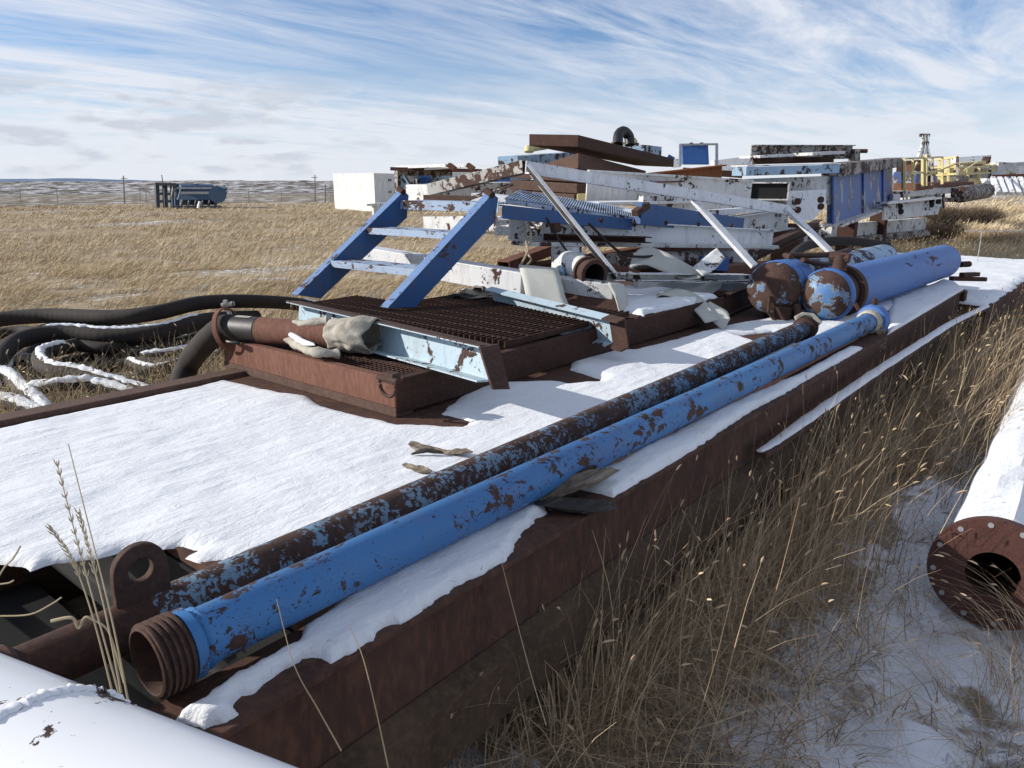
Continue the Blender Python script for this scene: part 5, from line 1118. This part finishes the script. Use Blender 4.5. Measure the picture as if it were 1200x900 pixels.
# --- single stalks in the foreground
def stalk(name,pts,label,head=True,r=.0017):
    c=spline(pts,8); t=thing(name,pts[0],label,'grass stalk')
    m=MB(); m.tube(c,[r*(1-.6*i/len(c)) for i in range(len(c))],6); m.build('stem','seed_head',t)
    if head:
        m=MB(); L_=len(c)
        for k in range(int(L_*.55),L_-1):
            d=unit(c[k+1]-c[k]); _,s_,u_=frame(d)
            for sg in (-1,1):
                q=c[k]; e=d*(.010+.006*random.random())+s_*sg*(.002+.003*random.random())+u_*random.uniform(-.003,.003); m.tube([q,q+e*.5+s_*sg*.0008,q+e],[.0005,.0012,.0003],5)
        m.build('seed_head','seed_head',t)
    return t
def fp2(l,D): return [P(x,y,D) for x,y in l]
stalk('grass_stalk',fp2([(140,815),(118,735),(92,640),(66,540)],1.22),'tallest dry stalk in front of the blue pipe threaded end')
stalk('grass_stalk',fp2([(132,812),(108,720),(84,655),(58,618)],1.25),'thick-headed stalk just left of the tallest one')
stalk('grass_stalk',fp2([(142,812),(124,720),(106,650),(92,600)],1.20),'third stalk with a ragged head leaning left before the lifting lug')
stalk('grass_stalk',fp2([(150,820),(132,730),(110,640),(80,520)],1.24),'bare long stem right of the bundle by the lifting lug',False)
stalk('grass_stalk',fp2([(60,728),(84,724),(92,736),(99,724),(108,726),(128,742),(145,800)],1.25),'curled dry leaf bent across the worn pipe end',False,.003)
stalk('grass_stalk',fp2([(400,880),(372,830),(345,780),(324,702)],1.45),'single thin stem standing before the snow strip',False)
stalk('grass_stalk',fp2([(455,900),(440,830),(425,770),(410,735)],1.5),'short thin stem before the near beam end',False)
stalk('grass_stalk',fp2([(640,850),(622,790),(606,730),(588,660)],1.9),'tall bare stem crossing the beam below the snow strip',False)
# twigs at the left void
for k,(l,lab) in enumerate((([(0,722),(35,720),(60,708),(72,700)],'thin twig poking over the dark gap at the left edge'),([(-10,690),(5,665),(15,655),(24,640)],'upright twig at the left edge of the deck snow'),([(-5,685),(10,683),(16,680)],'tiny twig end over the dark gap at the left edge'))):
    m=MB(); m.tube(spline(fp2(l,1.35),5),.0016,5,True); o=m.build('twig','seed_head'); tag(o,lab,'twig')

# ------------------------------------------------------------------ more members of the heap
def bit(nm,a,b,Da,Db,w_,h_,kind,mat,lab,cat='beam',t=.008):
    m=MB(); m.beam(P(*a,Da),P(*b,Db),w_,h_,kind,t) if kind!='tube' else m.tube(spline([P(*a,Da),(P(*a,Da)+P(*b,Db))/2-A((0,0,h_)),P(*b,Db)],8),w_,7); one(nm,m,mat,lab,cat,bevel=.002 if kind!='tube' else 0)
bit('steel_angle',(556,357),(612,350),5.6,5.3,.06,.06,'L','rust','rusty angle iron lying under the white box beam left of the grey belt','angle iron')
bit('steel_angle',(655,296),(748,322),5.9,5.6,.05,.05,'L','rust_red','rusty angle iron slanting down right behind the pump housing','angle iron')
bit('steel_channel',(640,278),(760,281),5.75,6.1,.10,.05,'C','rust_dark','dark channel shadowed under the long white beam','channel')
bit('white_beam',(745,335),(882,336),5.6,6.2,.06,.06,'box','aged_white','thin grey-white bar just below the guardrail bottom rail','bar')
bit('white_beam',(752,268),(905,262),8.3,9.4,.08,.16,'C','white_worn','grey-white channel behind the leaning guardrail posts','beam',.012)
bit('steel_beam',(880,300),(960,262),7.6,9.5,.10,.10,'I','rust','rusty small beam rising behind the capped vessel','beam')
bit('cable',(690,262),(770,300),5.5,5.8,.010,.10,'tube','rubber','black cable drooping across the long white beam','cable')
bit('cable',(640,255),(700,296),5.3,5.4,.008,.14,'tube','rubber','thin black cable drooping beside the slanting post','cable')
bit('steel_pipe',(600,345),(700,372),5.3,4.9,.03,.0,'tube','grey_worn','thin grey pipe poking out under the tray','pipe')
bit('steel_pipe',(790,352),(905,338),6.0,7.0,.04,.0,'tube','rust','rusty pipe lying on the deck behind the folded belt','pipe')
bit('timber_beam',(610,366),(760,345),5.6,6.2,.14,.12,'box','wood_dark','black filler timber darkening the gaps under the tray and belts','timber')  # black fill added under the heap to darken its gaps
crumple('plastic_sheet',P(566,350,5.25),(.34,.16,.05),'rubber_shade_black','crumpled black plastic sheet under the white box beam','plastic sheet',5.,.5)
crumple('plastic_sheet',P(553,346,5.35),(.12,.07,.05),'canvas','torn pale plastic scrap on the black plastic sheet','plastic sheet',9.,.6)
belt('torn_sheet',[P(798,332,5.9),P(812,340,5.8),P(830,338,5.85),P(848,330,6.0)],[W(794,338,5.8,802,322,6.1),W(808,350,5.7,818,330,6.),W(826,350,5.8,836,328,6.),W(845,338,5.9,852,324,6.1)],'pale torn sheet sagging beneath the bottom rail right half')
# ------------------------------------------------------------------ loose mixed pieces filling the yard at the right, each batch bundled as one
def clutter(px0,px1,yt,yb,D0,D1,n,lab,mats,seed,cat='clutter'):
    rn=random.Random(seed); t=thing('yard_clutter',P((px0+px1)/2,yb,(D0+D1)/2),lab,cat)
    def q(f,g,dd=0): D=D0+(D1-D0)*f+dd; return P(px0+(px1-px0)*f,yt+(yb-yt)*g,D)
    for k in range(n):
        f0=rn.uniform(0,.6); f1=f0+rn.uniform(.2,.4); g0=rn.uniform(.0,.9); g1=g0+rn.uniform(-.12,.12); dd=rn.uniform(0,1.5)
        m=MB(); wz=rn.choice((.003,.005,.008,.012))*D0; m.beam(q(f0,g0,dd),q(min(f1,1),g1,dd),wz,wz*rn.uniform(.6,1.2)); m.build('bar',rn.choice(mats),t)
    for k in range(int(n*.7)):
        f=rn.uniform(0,1); dd=rn.uniform(0,1.5); g=rn.uniform(0,.5)
        m=MB(); wz=rn.choice((.0018,.0028,.004))*D0; m.beam(q(f,1,dd),q(f+rn.uniform(-.03,.03),g,dd),wz,wz,up=A((0,1,.01))); m.build('upright',rn.choice(mats),t)
    return t
clutter(1060,1130,196,226,21,25,26,'white and yellow jumble of frames behind the nearest yellow railing',['white_worn','yellow_paint','aged_white','rust_red','grey_worn'],1)
clutter(1118,1205,193,218,26,31,30,'long jumble of white frames and bars reaching the right edge',['white_worn','aged_white','container_white','yellow_paint','rust_red'],2)
clutter(1052,1120,222,244,18,20,14,'low grey and rusty bars lying behind the brush',['grey_worn','rust','aged_white','white_worn'],3)
clutter(930,1050,262,286,15,18,12,'grey bars lying on the ground under the rig skid',['grey_worn','aged_white','white_worn','rust'],4)
# ------------------------------------------------------------------ litter on the snow
G=GM()
def litter(n,z,lims,L_,wd):
    x0,x1,y0,y1=lims; x=rng.uniform(x0,x1,n); y=rng.uniform(y0,y1,n); b=np.stack([x,y,np.full(n,z)],-1)
    V,F4,p=blades(b,np.full(n,.010),rng.uniform(0,6.28,n),rng.uniform(.5,1,n)*L_/.01,np.full(n,wd),3,1.1); V[:,2]=np.maximum(V[:,2],z); G.add(V,F4,rng.beta(1.2,2,n),8)
litter(70,.672,(.9,2.2,1.7,3.3),.03,.0018); litter(60,.672,(.6,3.8,1.15,1.26),.025,.0018); litter(60,.674,(1.4,4.5,1.66,2.2),.03,.002)
V=np.concatenate(G.V); 
G.build('straw_litter','straw_dark','fine bits of straw blown onto the deck snow','straw litter')
